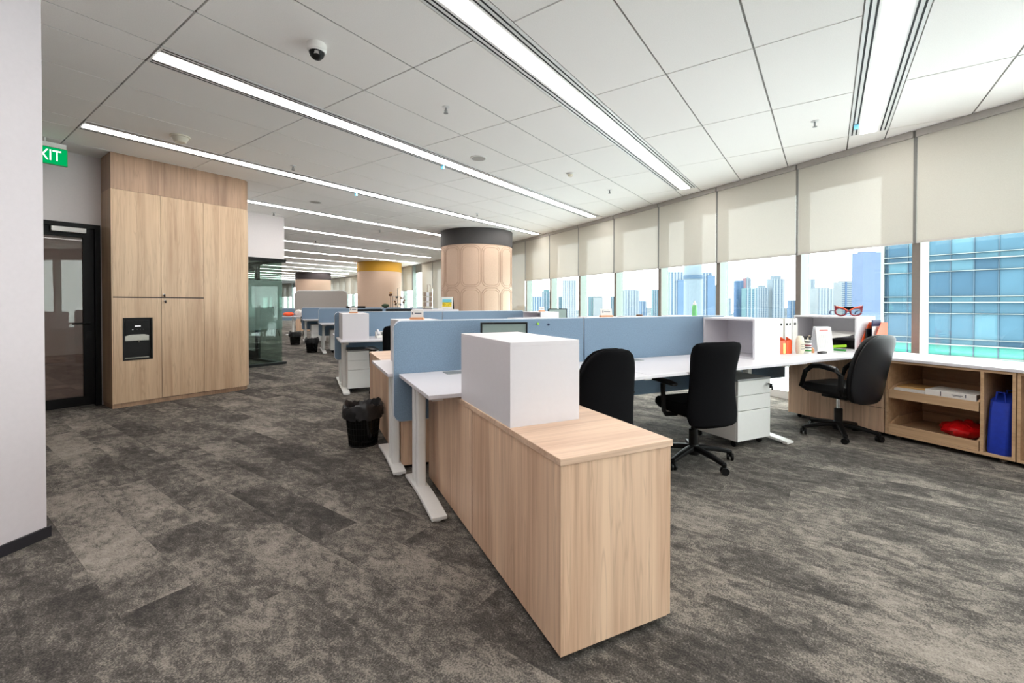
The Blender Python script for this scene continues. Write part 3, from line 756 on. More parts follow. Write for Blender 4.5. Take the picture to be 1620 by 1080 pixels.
desk_n = [0]
def desk(s0, t0, L, D, label, rot=0.0, org=None, front=-1, legs=(1, 1), grp='white desks', flap=.35):
    """top from (t0, s0) ; front=-1: user side at low s, panel at high s; front=+1 the other way round"""
    p = F(s0, t0) if org is None else org
    t = thing('desk', label, 'desk', p, TH + rot, grp)
    obj('tabletop', MB().box(0, 0, DZT - .024, L - .004, D, DZT), 'white_lam', t, bevel=.003)
    yb = D - .1 if front == -1 else .1                        # post position near the panel
    def ypos(d): return (D - d) if front == -1 else d          # d = distance from the panel side
    for k, on in enumerate(legs):
        if not on: continue
        x = .085 if k == 0 else L - .085
        y0, y1 = sorted((ypos(.01), ypos(D - .09)))
        n = 8; top = []
        for i in range(n + 1):
            q = i / n; y = y0 + (y1 - y0) * q; top.append((y, .032 + .022 * math.sin(PI * q)))
        poly = [(y0, .016)] + [(y, .012 + .016 * math.sin(PI * (y - y0) / (y1 - y0))) for y, z in top] + [(y1, .016)] + top[::-1]
        ft = obj('foot', MB().prism(poly, x - .045, x + .045, 'x'), 'white_metal', t, bevel=.003)
        for yy in (y0 + .04, y1 - .04):
            obj('glide', MB().lathe([(.026, 0), (.026, .014)], 14), 'white_metal', ft, (x, yy, 0.0), smooth=True)
        for dd in (.18, .285):
            obj('post', MB().prism(rr2(x - .028, ypos(dd) - .032, x + .028, ypos(dd) + .032, .012, 3), .045, DZT - .06), 'white_metal', t, smooth=True)
        obj('bracket', MB().box(x - .03, min(ypos(.06), ypos(D - .12)), DZT - .06, x + .03, max(ypos(.06), ypos(D - .12)), DZT - .0245), 'white_metal', t)
    obj('crossbeam', MB().box(.12, ypos(.24) - .025, DZT - .065, L - .12, ypos(.24) + .025, DZT - .026), 'white_metal', t)
    if flap is not None:
        y0, y1 = sorted((ypos(.06), ypos(.17)))
        obj('cable_flap', MB().box(flap, y0, DZT - .0005, flap + .3, y1, DZT + .004), 'grey_metal', t, bevel=.001, seg=1)
    return t
def screen(s, t0, t1, label, corners=(1, 1, 1, 1), org=None, rot=0, z0=.40, z1=1.112, grp='blue desk screens', mat='screen_blue'):
    p = F(s, t0) if org is None else org
    t = thing('desk_screen', label, 'screen', p, TH + rot, grp); L = t1 - t0
    obj('fabric_panel', MB().prism(rr2(.004, z0 + .004, L - .004, z1 - .004, .055, 6, corners), -.013, .013, 'y'), mat, t)
    pl = rr2(0.003, z0 + .003, L - .003, z1 - .003, .056, 6, corners)
    obj('edge_trim', MB().tube([(x, 0, z) for x, z in pl], .007, 6, closed=True), 'screen_trim', t)
    return t
def pedestal(s, t0, label, org=None, rot=0, W=.42, D=.5, grp='white mobile pedestals'):
    p = F(s, t0) if org is None else org
    t = thing('mobile_pedestal', label, 'pedestal', p, TH + rot, grp)
    obj('body', MB().box(0, .02, .065, W, D, .575), 'white_metal', t, bevel=.003)
    obj('top', MB().box(-.001, -.001, .575, W + .001, D + .001, .59), 'grey_metal', t, bevel=.003)
    for z0, z1 in ((.066, .318), (.324, .448), (.454, .574)):
        d = obj('drawer', MB().box(.002, 0, z0, W - .002, .0195, z1), 'white_metal', t, bevel=.002)
        if z1 > .5:
            l = obj('lock', MB().lathe([(.011, 0), (.011, .014), (.007, .03)], 10), 'chrome', d, (W - .05, 0, .53)); l.rotation_euler = (PI / 2, 0, 0)
            obj('key', MB().box(W - .056, -.05, .50, W - .046, -.028, .54).box(W - .048, -.05, .485, W - .038, -.042, .515), 'black_plastic', d)
    for x in (.05, W - .05):
        for y in (.07, D - .06):
            c = obj('caster', MB().lathe([(.006, -.012), (.024, -.011), (.026, 0), (.024, .011), (.006, .012)], 14), 'black_plastic', t, (x, y, .026), smooth=True); c.rotation_euler = (0, PI / 2, 0)
            obj('caster_fork', MB().box(x - .018, y - .012, .04, x + .018, y + .012, .066), 'black_plastic', t)
    return t

# ---- run 1 (nearest): desks on both sides of the blue screens
desk(1.045, -.18, 1.56, .815, 'white desk under the nearest blue screen, beside the near oak cabinets', legs=(1, 1), flap=.3)
desk(1.065, 1.385, 1.75, .795, 'white desk in front of the two nearest black chairs', legs=(1, 1), flap=.2)
desk(1.9, -.25, 1.63, .80, 'white desk behind the nearest blue screen, end edge above the waste bin', front=1, legs=(1, 1), flap=None)
desk(1.9, 1.385, 1.75, .80, 'white desk behind the second blue screen, carrying the long white shelf', front=1, legs=(1, 1), flap=None)
screen(1.88, -.215, 1.378, 'nearest blue fabric desk screen with a rounded free end', (0, 1, 1, 0))
screen(1.88, 1.384, 3.13, 'blue fabric desk screen reaching from the seam to the open white shelf box', (1, 0, 0, 1))
cubby(.405, .002, .708, 'closed back of a white shelf box on the nearest oak cabinet', face=1, L=.637)
cubby(1.31, 2.79, DZT, 'open white shelf box on the desk beside the orange binders', face=-1, L=.55)
cubby(2.0, -.1, DZT, 'white shelf box just behind the nearest blue screen, carrying a name card', face=1)
cubby(1.91, .98, DZT, 'white shelf box whose top shows above the seam of the blue screens', face=1)
cubby(1.91, 1.78, DZT, 'white shelf box behind the blue screen under the name card with an orange base', face=-1)
cubby(1.91, 2.30, DZT, 'white shelf box behind the blue screen, left of the green bottle', face=-1)
cubby(1.91, 2.92, DZT, 'white shelf box behind the blue screen, under the green bottle', face=-1)
pedestal(1.262, 2.515, 'white three-drawer mobile pedestal beside the black chair at centre right')

# window-side return desk and storage along the windows
rd = thing('return_desk', 'white return desk between the shelf box and the window cabinets', 'desk', F(1.09, 3.14), TH)
obj('tabletop', MB().box(0, 0, DZT - .024, .905, .80, DZT), 'white_lam', rd, bevel=.003)
obj('leg', MB().box(.02, .70, 0, .07, .75, DZT - .025), 'white_metal', rd)
obj('modesty_panel', MB().box(.02, .755, .42, .90, .77, DZT - .03), 'screen_blue', rd)
TF, TBk = 4.06, 4.70
def wunit(s0, s1, label): return thing('window_cabinet', label, 'cabinet', F(s0, TF), TH, 'oak cabinets under the windows')
top = obj('window_counter', MB().box(0, 0, .715, TBk - TF + .03, 3.55, DZT), 'white_lam', None, F(-1.7, TF - .012), TH, bevel=.003)
tag(top, 'long white counter top running over the oak cabinets under the windows', 'counter')
D_ = TBk - TF; e = .02
def open_unit(s0, s1, label, div=None, trays=True):
    t = wunit(s0, s1, label); L = s1 - s0
    obj('side', MB().box(0, L - e, .04, D_, L - .001, .714), 'oak_shelf', t)
    obj('side', MB().box(0, .001, .04, D_, e, .714), 'oak_shelf', t)
    obj('bottom', MB().box(0, e, .04, D_, L - e, .06), 'oak_shelf', t)
    obj('top_rail', MB().box(0, e, .694, D_, L - e, .714), 'oak_shelf', t)
    obj('back', MB().box(D_ - .012, e, .06, D_, L - e, .694), 'oak_shelf', t)
    if div: obj('divider', MB().box(0.002, div - .01, .06, D_ - .012, div + .01, .694), 'oak_shelf', t)
    for x in (.06, D_ - .06):
        for y in (.08, L - .08): obj('caster', MB().lathe([(.02, 0), (.024, .02), (.012, .04)], 10), 'chrome', t, (x, y, 0))
    return t, L
S0, S1 = .10, .925
ou, Lu = open_unit(S0, S1, 'open oak cabinet with two pull-out trays and a blue bag compartment', div=.185)
for z in (.062, .375):
    tr = obj('tray_bottom', MB().box(.021, .205, z + .03, D_ - .051, Lu - .026, z + .042), 'oak_shelf', ou)
    obj('tray_front', MB().box(.004, .203, z, .02, Lu - .024, z + .075), 'oak_shelf', tr)
    obj('tray_back', MB().box(D_ - .05, .205, z + .012, D_ - .034, Lu - .026, z + .13), 'oak_shelf', tr)
    for y in (.205, Lu - .04):
        obj('tray_side', MB().prism([(.02, z + .012), (.02, z + .075), (.16, z + .13), (D_ - .05, z + .13), (D_ - .05, z + .012)], y, y + .014, 'y'), 'oak_shelf', tr)
ru, Lr = open_unit(-.85, .095, 'open oak cabinet at the right edge of the photo')
du = wunit(S1 + .005, 1.82, 'oak cabinet with three drawers and a plain door behind the window-side chair')
Ld = 1.82 - S1 - .005
obj('carcass', MB().box(.02, 0.002, .04, D_, Ld - .019, .714), 'charcoal_brown', du)  # dark brown paints the shade inside the gaps between the oak fronts
obj('side', MB().box(.0, Ld - .018, .04, D_, Ld, .714), 'oak', du)
for z0, z1 in ((.042, .262), (.268, .49), (.496, .712)):
    obj('drawer', MB().box(0, .004, z0, .0195, .40, z1), 'oak', du)
obj('door', MB().box(0, .406, .042, .0195, Ld - .019, .712), 'oak', du)
for y in (.08, Ld - .08):
    for x in (.07, D_ - .06): obj('caster', MB().lathe([(.02, 0), (.024, .02), (.012, .04)], 10), 'black_plastic', du, (x, y, 0))
# contents of the open unit (local frame of the unit: x depth, y along s)
def inunit(x, y, z): return F(S0, TF) + D2 * x + D1 * y + Vector((0, 0, z))
bnd = thing('ring_binder', 'white ring binder lying flat on the upper tray, printed spine outwards', 'binder', inunit(.06, .235, .44), TH + .03)
obj('cover', MB().box(0.0, 0, 0, .27, .32, .003).box(0, 0, .05, .27, .32, .053), 'paper', bnd)
obj('spine', MB().box(-.004, 0, 0, 0.0, .32, .053), 'paper', bnd)
obj('pages', MB().box(.01, .01, .004, .26, .31, .045), 'paper_grey', bnd)
obj('spine_print', MB().box(-.0055, .215, .008, -.004, .222, .046).box(-.0055, .06, .02, -.004, .065, .046).box(-.0055, .08, .028, -.004, .15, .033).box(-.0055, .09, .02, -.004, .14, .024), 'ink', bnd)
pp = obj('paper_stack', MB().box(0, 0, 0, .25, .27, .018), 'paper', None, inunit(.045, .24, .418), TH, bevel=.002); tag(pp, 'thin white paper stack beneath the flat ring binder', 'papers')
for nm, dz, th, m, lab, ang in (('folder', .418, .014, 'teal_folder', 'teal folder lying at the bottom of the tray pile', .02), ('magazine_pile', .433, .03, 'paper', 'white curled magazines on the teal folder', -.05), ('envelope', .465, .012, 'manila', 'brown manila envelope on top of the tray pile', .06)):
    o = obj(nm, MB().box(0, 0, 0, .26, .23, th).box(.003, .002, th, .255, .226, th + .001), m, None, inunit(.05 if nm != 'envelope' else .12, .57 - .01, dz), TH + ang, bevel=.003); tag(o, lab, 'papers')
def blob(rx, ry, rz_, seed, n=20, m=12, flat=.0):
    r = random.Random(seed); rings = []
    for i in range(1, m):
        ph = PI * i / m - PI / 2
        rings.append([(rx * math.cos(ph) * math.cos(2 * PI * k / n) * (1 + .16 * math.sin(3 * k + i + seed) + r.uniform(-.06, .06)), ry * math.cos(ph) * math.sin(2 * PI * k / n) * (1 + .14 * math.sin(2 * k + seed) + r.uniform(-.05, .05)), max(flat, rz_ * (1 + math.sin(ph)) * (1 + r.uniform(-.1, .1)))) for k in range(n)])
    return MB().loft(rings)
rb = thing('plastic_bag', 'crumpled red plastic bag in the lower tray', 'bag', inunit(.2, .36, .105), TH)
obj('bag_body', blob(.16, .14, .065, 4), 'red_bag', rb, smooth=True)
obj('knot', blob(.03, .03, .022, 8, 10, 6), 'red_bag', rb, (.02, -.03, .11), smooth=True)
tb = thing('tote_bag', 'tall blue tote bag standing in the narrow compartment', 'bag', inunit(.165, .10, .061), TH)
rings = []
for i, (w, d, z) in enumerate(((.14, .072, 0), (.145, .076, .03), (.14, .073, .2), (.13, .068, .36), (.125, .064, .43))):
    rings.append([(x + .01 * math.sin(5 * y / .07 + i), y, z + (.02 * x / .1 if i == 4 else 0)) for x, y in sup(w, d, 5, 28)])
obj('bag_body', MB().loft(rings), 'blue_bag', tb, smooth=True)
for sx in (-.1, .09): obj('strap', MB().tube([(sx, -.03, .40), (sx, -.02, .48), (sx, .02, .48), (sx, .03, .40)], .006, 6), 'blue_bag', tb)

# third white box standing on the window counter, open towards the room
b3 = cubby(1.315, 4.37, DZT, 'open white shelf box on the window counter under the cat-eye glasses', face=-1)

# ---- chairs
def star_base(t, ang, mat='black_plastic', R=.30, lift='black_plastic', cover=True):
    hub = obj('base_hub', MB().lathe([(.045, .06), (.05, .085), (.04, .13), (.03, .14)], 18), mat, t, smooth=True)
    obj('gas_lift', MB().lathe([(.034, .12), (.034, .25), (.029, .255)], 18), mat, t, smooth=True)
    obj('piston', MB().lathe([(.018, .25), (.018, .40)], 14), lift, t, smooth=True)
    for k in range(5):
        a = math.radians(ang) + k * 2 * PI / 5; c, s_ = math.cos(a), math.sin(a)
        pr = []
        for q in range(7):
            f = q / 6; r = .03 + (R - .03) * f; z = .108 - .038 * f ** 1.6; w = .030 - .011 * f; h = .022 - .006 * f
            x, y = sup(1, 1, 3, 10)[0]; ring = []
            for px, pz in sup(w, h, 3, 10): ring.append((c * r - s_ * px, s_ * r + c * px, z + pz))
            pr.append(ring)
        lg = obj('base_leg', MB().loft(pr), mat, t, smooth=True)
        rot = a + 1.1
        cs = MB()
        for sd in (-.016, .016):
            ring = []
            for (rr, off) in ((.006, -.010), (.026, -.009), (.028, 0), (.026, .009), (.006, .010)):
                ring.append([(c * R + math.cos(rot) * rr * math.cos(2 * PI * j / 12) - math.sin(rot) * (sd + off), s_ * R + math.sin(rot) * rr * math.cos(2 * PI * j / 12) + math.cos(rot) * (sd + off), .028 + rr * math.sin(2 * PI * j / 12)) for j in range(12)])
            cs.loft(ring)
        cs.tube([(c * R, s_ * R, .03), (c * R, s_ * R, .075)], .013, 8)
        obj('caster', cs, mat, lg, smooth=True)
def chair(label, loc, face, kind, base_ang, grp='black office chairs', simple=False):
    t = thing('office_chair', label, 'chair', loc, face, grp)
    star_base(t, base_ang - math.degrees(face), lift='chrome' if kind == 'loop' else 'black_plastic')
    sm = 'black_leather' if kind == 'loop' else 'black_fabric'
    rings = []
    for z, k, yo in ((.40, .80, 0), (.415, .93, 0), (.445, 1.0, 0), (.475, .99, 0), (.492, .93, 0), (.497, .75, 0)):
        rings.append([(x, y + .01, z + (.012 * max(0, -(y) / .2) if z > .45 else 0) - (.02 * max(0, y - .16) / .08 if z > .44 else 0)) for x, y in sup(.245 * k, .24 * k, 3.6, 32)])
    obj('seat', MB().loft(rings), sm, t, smooth=True)
    obj('mechanism', MB().box(-.09, -.13, .355, .09, .10, .40).box(-.03, -.24, .35, .03, -.12, .38), 'black_plastic', t, bevel=.006)
    obj('lever', MB().tube([(.08, .02, .375), (.2, .02, .37), (.25, .02, .365)], .006, 6), 'black_plastic', t, smooth=True)
    def yb(z):                                                   # backrest centre line
        q = (z - .33) / .63
        if kind == 'loop': return -.245 - .13 * q + .02 * math.sin(PI * q)
        return -.235 - .055 * q ** 2 + .03 * math.sin(PI * q * .9)
    if kind == 'task': zs = [.325, .33, .35, .40, .46, .54, .62, .70, .78, .86, .92, .945, .955]; ws = [.12, .17, .205, .22, .222, .212, .20, .20, .208, .216, .21, .19, .13]; pw = 5.0
    elif kind == 'round': zs = [.33, .335, .36, .42, .50, .58, .66, .74, .80, .86, .91, .94, .955]; ws = [.13, .17, .20, .212, .218, .222, .222, .218, .21, .192, .16, .12, .06]; pw = 4.0
    else: zs = [.345, .35, .37, .42, .50, .58, .66, .74, .82, .89, .93, .955, .965]; ws = [.08, .12, .165, .205, .225, .232, .234, .230, .218, .192, .16, .11, .05]; pw = 3.0
    def slab(off0, off1, scale):
        rings = []
        for z, w in zip(zs, ws):
            e_ = min(1, min(z - zs[0], zs[-1] - z) / .03 + .25)
            c0 = (off0 + off1) / 2; d = abs(off1 - off0) / 2 * e_
            rings.append([(x, y + yb(z) + c0, z) for x, y in sup(w * scale, d, 3.2, 36, bend=.55)])
        return MB().loft(rings)
    if kind == 'loop':
        obj('back_shell', slab(-.03, .0, 1.0), 'black_shell', t, smooth=True)
        cu = slab(-.005, .06, .95); obj('backrest', cu, 'black_leather', t, smooth=True)
        for sx in (-1, 1):
            x = sx * .275
            arm = obj('armrest', MB().tube([(sx * .22, .13, .425), (x, .16, .46), (x, .12, .60), (x, .06, .655), (x, -.02, .665), (x, -.16, .645), (x, -.20, .60), (x, -.2, .48), (sx * .22, -.17, .42)], .021, 10), 'black_plastic', t, smooth=True)
            obj('arm_inlay', MB().tube([(x, .05, .676), (x, -.02, .684), (x, -.16, .665)], .011, 8), 'chrome', arm, smooth=True)
    else:
        obj('backrest', slab(-.035, .035, 1.0), sm, t, smooth=True)
        obj('back_bracket', MB().tube([(0, -.10, .375), (0, -.17, .365), (0, -.215, .385), (0, -.225, .42)], .018, 8), 'black_plastic', t, smooth=True)
        if kind == 'round':
            obj('back_cushion', slab(.025, .07, .93), sm, t, smooth=True)
        for sx in (-1, 1):
            x = sx * .275
            post = obj('arm_post', MB().tube([(sx * .16, 0, .385), (x - sx * .02, .0, .39), (x, .0, .42), (x, .01, .56), (x, .01, .625)], [.018, .018, .018, .018, .02], 10), 'black_plastic', t, smooth=True)
            rings = []
            for y, w, z, h in ((-.13, .018, .635, .008), (-.12, .030, .638, .012), (-.03, .040, .645, .014), (.06, .042, .648, .014), (.12, .034, .643, .012), (.14, .018, .638, .008)):
                rings.append([(x + px, y, z + pz) for px, pz in sup(w, h, 3, 14)])
            obj('arm_pad', MB().loft(rings), 'black_plastic', post, smooth=True)
    return t
chair('black fabric office chair right behind the white box on the nearest cabinet', (.50, 2.93, 0), math.radians(27), 'round', 10)
chair('black fabric office chair with hourglass back in front of the white pedestal', (1.42, 3.44, 0), math.radians(18), 'task', -68)
chair('black leather office chair with loop arms beside the windows', (3.06, 4.12, 0), math.radians(20), 'loop', -117)

# ---- waste bin
def bin_(loc, label, sc=1.0, liner=True):
    t = thing('waste_bin', label, 'bin', loc, 0.4, 'black wire waste bins'); t.scale = (sc, sc, sc)
    obj('mesh_wall', MB().lathe([(.118, .004), (.152, .34)], 36, cap=False), 'mesh_wire', t, smooth=True)
    obj('base', MB().lathe([(.122, 0), (.122, .012)], 36), 'black_plastic', t)
    obj('rim', MB().tube([(.153 * math.cos(k * PI / 18), .153 * math.sin(k * PI / 18), .34) for k in range(36)], .006, 6, closed=True), 'black_plastic', t, smooth=True)
    wires = MB()
    for k in range(36):
        a = k * PI / 18; wires.tube([(.119 * math.cos(a), .119 * math.sin(a), .006), (.153 * math.cos(a), .153 * math.sin(a), .34)], .0016, 4)
    for z in (.06, .11, .16, .21, .26):
        r = .119 + .034 * z / .34; wires.tube([(r * math.cos(k * PI / 18), r * math.sin(k * PI / 18), z) for k in range(36)], .0014, 4, closed=True)
    w = obj('wire_mesh', wires, 'black_plastic', t); w['kind'] = 'stuff'
    if liner:
        r_ = random.Random(5); rings = []
        for rad, z, j in ((.05, .035, 0), (.09, .04, .004), (.105, .10, .006), (.12, .2, .008), (.135, .33, .008), (.15, .362, .006), (.166, .352, .008), (.172, .32, .010), (.168, .27, .014), (.163, .245, .02)):
            rings.append([((rad + r_.uniform(-j, j)) * math.cos(2 * PI * k / 44), (rad + r_.uniform(-j, j)) * math.sin(2 * PI * k / 44), z + (r_.uniform(-.012, .012) if j else 0) + (.018 * math.sin(3 * 2 * PI * k / 44) if z > .3 else 0)) for k in range(44)])
        obj('bin_liner', MB().loft(rings, cap=False), 'black_bag', t, smooth=True)
        obj('crumpled_paper', blob(.05, .04, .022, 3, 12, 6), 'paper_grey', t, (.03, -.03, .014), smooth=True)
    return t
bin_((-1.31, 3.87, 0), 'black wire waste bin with a plastic liner beside the near desk')
bin_((-5.09, 11.2, 0), 'black waste bin beside the desk leg, nearer of the two far bins')
bin_((-6.55, 13.3, 0), 'black waste bin at the far desks, the smallest in view', 1.05)

# ---- run 2
s2, t2 = 3.88, -.17
desk(s2 + 1.05, t2 - .18, 1.62, .80, 'white desk of the second row with a white box and a telephone', flap=None)
desk(s2 + 1.05, t2 + 1.45, 1.75, .80, 'white desk in the middle of the second row', flap=None, legs=(0, 1))
desk(s2 + 1.9, t2 - .18, 1.62, .80, 'white desk on the far side of the second row, by the aisle', front=1, flap=None)
desk(s2 + 1.9, t2 + 1.45, 1.75, .80, 'white desk on the far side of the second row, towards the windows', front=1, flap=None)
screen(s2 + 1.88, t2 - .2, t2 + 1.44, 'blue desk screen of the second row, behind the white box', (0, 1, 1, 0))
screen(s2 + 1.88, t2 + 1.446, t2 + 2.95, 'blue desk screen of the second row, below the beige column', (1, 0, 0, 1))
cubby(s2 + 1.21, t2 - .14, DZT, 'white shelf box on the second-row desk end by the aisle', face=1)
cubby(s2 + 1.21, t2 + 2.92, DZT, 'small open white shelf box on the second row, right below the column', face=-1)
cubby(s2 + 1.95, t2 + 1.05, DZT, 'white shelf box in the second row under the wire rack and picture stand', face=1, L=.8, W=.7, Hh=.40)
pedestal(s2 + 1.27, t2 - .07, 'white three-drawer pedestal under the second-row desk')
c = F(s2 + .86, t2 + .44); chair('black office chair at the second-row desk beside the pedestal', (c.x, c.y, 0), math.radians(40), 'task', 20)
ph = thing('telephone', 'white desk telephone on the second-row desk', 'telephone', F(s2 + 1.36, t2 + .33, DZT), TH)
obj('phone_body', MB().prism([(0, 0), (0, .02), (.16, .085), (.19, .085), (.19, 0)], 0, .18, 'x'), 'white_plastic', ph, bevel=.004)
obj('handset', MB().tube([(.03, .03, .05), (.03, .06, .085), (.03, .12, .105), (.03, .16, .10)], .018, 8), 'paper_grey', ph, smooth=True)
obj('keypad', MB().obox((.115, .09, .062), (.09, .09, .006), rx=.38), 'grey_metal', ph)

def name_card(loc, rz, label, base='tan_wood', w=.115):
    t = thing('name_card', label, 'name card', loc, rz, 'name cards')
    obj('base', MB().box(-w / 2, -.02, 0, w / 2, .02, .018), base, t, bevel=.002)
    p = obj('card', MB().obox((0, .002, .048), (w * .92, .004, .068), rx=-.12), 'paper', t)
    obj('print', MB().obox((0.008, -.0015, .052), (w * .5, .001, .009), rx=-.12).obox((-.04, -.0015, .052), (.008, .001, .022), rx=-.12), 'ink', p)
name_card(F(2.42, .08, 1.10), TH - .5, 'white name card on a wooden base atop the box behind the nearest screen')
name_card(F(2.28, 1.93, 1.10), TH - .1, 'white name card on an orange wooden base above the second blue screen', w=.14)
name_card(F(s2 + 1.5, t2 + .03, 1.10), TH - .3, 'white name card on the second-row shelf box by the aisle')
name_card(F(s2 + 1.5, t2 + 3.1, 1.10), TH, 'tiny name card on the small open box right of the column')

def monitor(loc, rz, label, w=.36, h=.29, z=.10, scr='screen_dark', stand=True, tilt=.0):
    t = thing('monitor', label, 'monitor', loc, rz, 'monitors')
    obj('screen', MB().box(-w / 2 + .012, -.004, z + .012, w / 2 - .012, .004, z + h - .012), scr, t)
    obj('bezel', MB().box(-w / 2, -.008, z, w / 2, .02, z + .012).box(-w / 2, -.008, z + h - .012, w / 2, .02, z + h).box(-w / 2, -.008, z + .012, -w / 2 + .012, .02, z + h - .012).box(w / 2 - .012, -.008, z + .012, w / 2, .02, z + h - .012), 'black_plastic', t)
    obj('back', MB().box(-w / 2 + .012, .005, z + .012, w / 2 - .012, .03, z + h - .012), 'black_plastic', t)
    obj('stand', MB().box(-.025, .03, .01, .025, .05, z + h * .5), 'black_plastic', t)
    obj('foot', MB().lathe([(.10, 0), (.10, .008), (.03, .014)], 24), 'black_plastic', t, (0, .03, 0), smooth=True)
    return t
monitor(F(1.66, .54, DZT), TH - .28, 'monitor with a blank grey screen behind the nearest white box', w=.345, h=.28, z=.076)
monitor(F(s2 + 1.6, t2 + 3.48, DZT), TH - .1, 'grey monitor of the second row right of the small open box', w=.36, h=.29, z=.115)
for k, (ss, tt, w, lab) in enumerate(((2.12, .30, .45, 'dark monitor top behind the second-row screen, left of the wire rack'), (2.12, .79, .42, 'thin dark monitor top beside the wire rack'))):
    monitor(F(s2 + ss, t2 + tt, DZT), TH + PI, lab, w=w, h=.28, z=.13, scr='black_shell')

# wire rack and picture stand on the second-row box
rk = thing('wire_rack', 'tall narrow metal card rack beside the picture stand', 'rack', F(s2 + 2.28, t2 + 1.30, 1.14), TH)
obj('base', MB().box(-.07, -.05, 0, .07, .05, .008), 'rack_wire', rk)
for x in (-.05, .05): obj('upright', MB().tube([(x, 0, 0), (x, 0, .42 if x > 0 else .30)], .006, 6), 'rack_wire', rk)
obj('upright', MB().tube([(.05, 0, .42), (.0, 0, .42), (.0, 0, .1)], .005, 6), 'rack_wire', rk)
for i in range(3):
    for x in (-.05, .0, .05): obj('card_pocket', MB().box(x - .02, -.03, .05 + i * .085, x + .02, -.006, .12 + i * .085), 'rack_wire' if x else 'paper_grey', rk)
pc = thing('picture_stand', 'white desk calendar stand with a yellow and teal picture', 'calendar', F(s2 + 2.12, t2 + 1.60, 1.1415), TH - .55)
obj('front_board', MB().obox((0, 0, .105), (.20, .006, .21), rx=-.2), 'paper', pc)
obj('rear_board', MB().obox((0, .07, .10), (.20, .006, .21), rx=.25), 'black_shell', pc)
obj('picture_sky', MB().obox((0, -.012, .145), (.16, .002, .05), rx=-.2), 'photo_sky', pc)
obj('picture_field', MB().obox((0, -.0095, .085), (.16, .002, .085), rx=-.2), 'photo_yellow', pc)

# green bottle, eraser on the shelf top
gbt = thing('bottle', 'green spray bottle standing on the white shelf box', 'bottle', F(2.25, 3.10, 1.10), 0)
obj('bottle_body', MB().lathe([(.026, 0), (.028, .01), (.028, .10), (.020, .118)], 18), 'bottle_green', gbt, smooth=True)
obj('cap', MB().lathe([(.016, .118), (.016, .14), (.010, .145), (.008, .165)], 14), 'paper', gbt, smooth=True)
er = obj('wooden_block', MB().box(-.03, -.02, 0, .03, .02, .016), 'brown', None, F(2.45, 2.5, 1.10), TH, bevel=.003); tag(er, 'small brown wooden block on the shelf top near the green bottle', 'block')

# ---- things on the return desk and window counter
def binder(s, t, label, tilt=0, w=.062, rz=0.0):
    b = thing('lever_binder', label, 'binder', F(s, t, DZT), TH + rz, 'white lever binders on the return desk')
    obj('cover', MB().box(0, 0, 0, w, .003, .34).box(0, 0, 0, .003, .26, .34).box(w - .003, 0, 0, w, .26, .34), 'paper', b)
    obj('pages', MB().box(.006, .012, .004, w - .006, .25, .325), 'paper_grey', b)
    rg = obj('finger_ring', MB().tube([(w / 2 + .010 * math.cos(k * PI / 6), -.001, .285 + .010 * math.sin(k * PI / 6)) for k in range(12)], .003, 6, closed=True), 'black_plastic', b)
    obj('hole', MB().lathe([(.009, 0), (.009, .002)], 12), 'black_plastic', rg, (w / 2, 0, .285)).rotation_euler = (PI / 2, 0, 0)
    return b
binder(1.55, 3.42, 'white lever binder in the orange holder, left of the pair')
binder(1.56, 3.50, 'white lever binder leaning behind the orange holder, second from left')
binder(1.58, 3.62, 'white lever binder behind the cream cloth pouch')
binder(1.60, 3.70, 'white lever binder behind the patterned tin')
binder(1.61, 3.785, 'white lever binder next to the desk calendar', rz=-.3)
for k, (t_, lab) in enumerate(((3.405, 'orange magazine holder with a yellow note, left one on the return desk'), (3.505, 'orange magazine holder beside the cream cloth pouch'))):
    m_ = thing('magazine_holder', lab, 'holder', F(1.49, t_, DZT), TH, 'orange magazine holders on the desk')
    obj('front', MB().box(0, 0, 0, .088, .003, .13), 'orange', m_)
    for x in (0, .085): obj('side', MB().prism([(0, 0), (0, .13), (.05, .16), (.057, .16), (.057, 0)], x, x + .003, 'x'), 'orange', m_)
    obj('base', MB().box(.003, .003, 0, .085, .057, .003), 'orange', m_)
    if k == 0: obj('note', MB().box(.05, -.003, .005, .085, -.001, .105), 'note_yellow', m_)
po = thing('cloth_pouch', 'cream cloth pouch leaning on the white binders', 'pouch', F(1.45, 3.655, DZT), TH)
obj('pouch_body', MB().loft([[(x, y, z) for x, y in sup(w, d, 3, 22)] for w, d, z in ((.045, .02, 0), (.05, .028, .03), (.05, .026, .10), (.046, .02, .15), (.03, .012, .175))]), 'linen', po, smooth=True)
obj('print', MB().box(-.03, -.0305, .09, .03, -.0285, .096).box(-.025, -.0305, .07, .02, -.0285, .075).box(-.03, -.0305, .045, .025, -.0285, .05), 'ink', po)
tn = thing('patterned_tin', 'small patterned tin with a bent straw beside the calendar', 'tin', F(1.44, 3.765, DZT), TH)
obj('tin_body', MB().lathe([(.03, 0), (.03, .125), (.027, .13)], 20), 'paper', tn, smooth=True)
for z, m in ((.02, 'green_deep'), (.05, 'ink'), (.072, 'maroon'), (.105, 'black_plastic')): obj('band', MB().lathe([(.0306, z), (.0306, z + .014)], 20, cap=False), m, tn, smooth=True)
obj('straw', MB().tube([(0, 0, .12), (.0, 0, .155), (.02, 0, .175), (.03, 0, .17)], .006, 8), 'linen', tn, smooth=True)
gl = obj('glue_jar', MB().lathe([(.02, 0), (.022, .01), (.022, .04), (.012, .045), (.012, .055)], 16), 'tan_wood', None, F(1.44, 3.83, DZT), smooth=True); tag(gl, 'small amber jar between the tin and the calendar', 'jar')
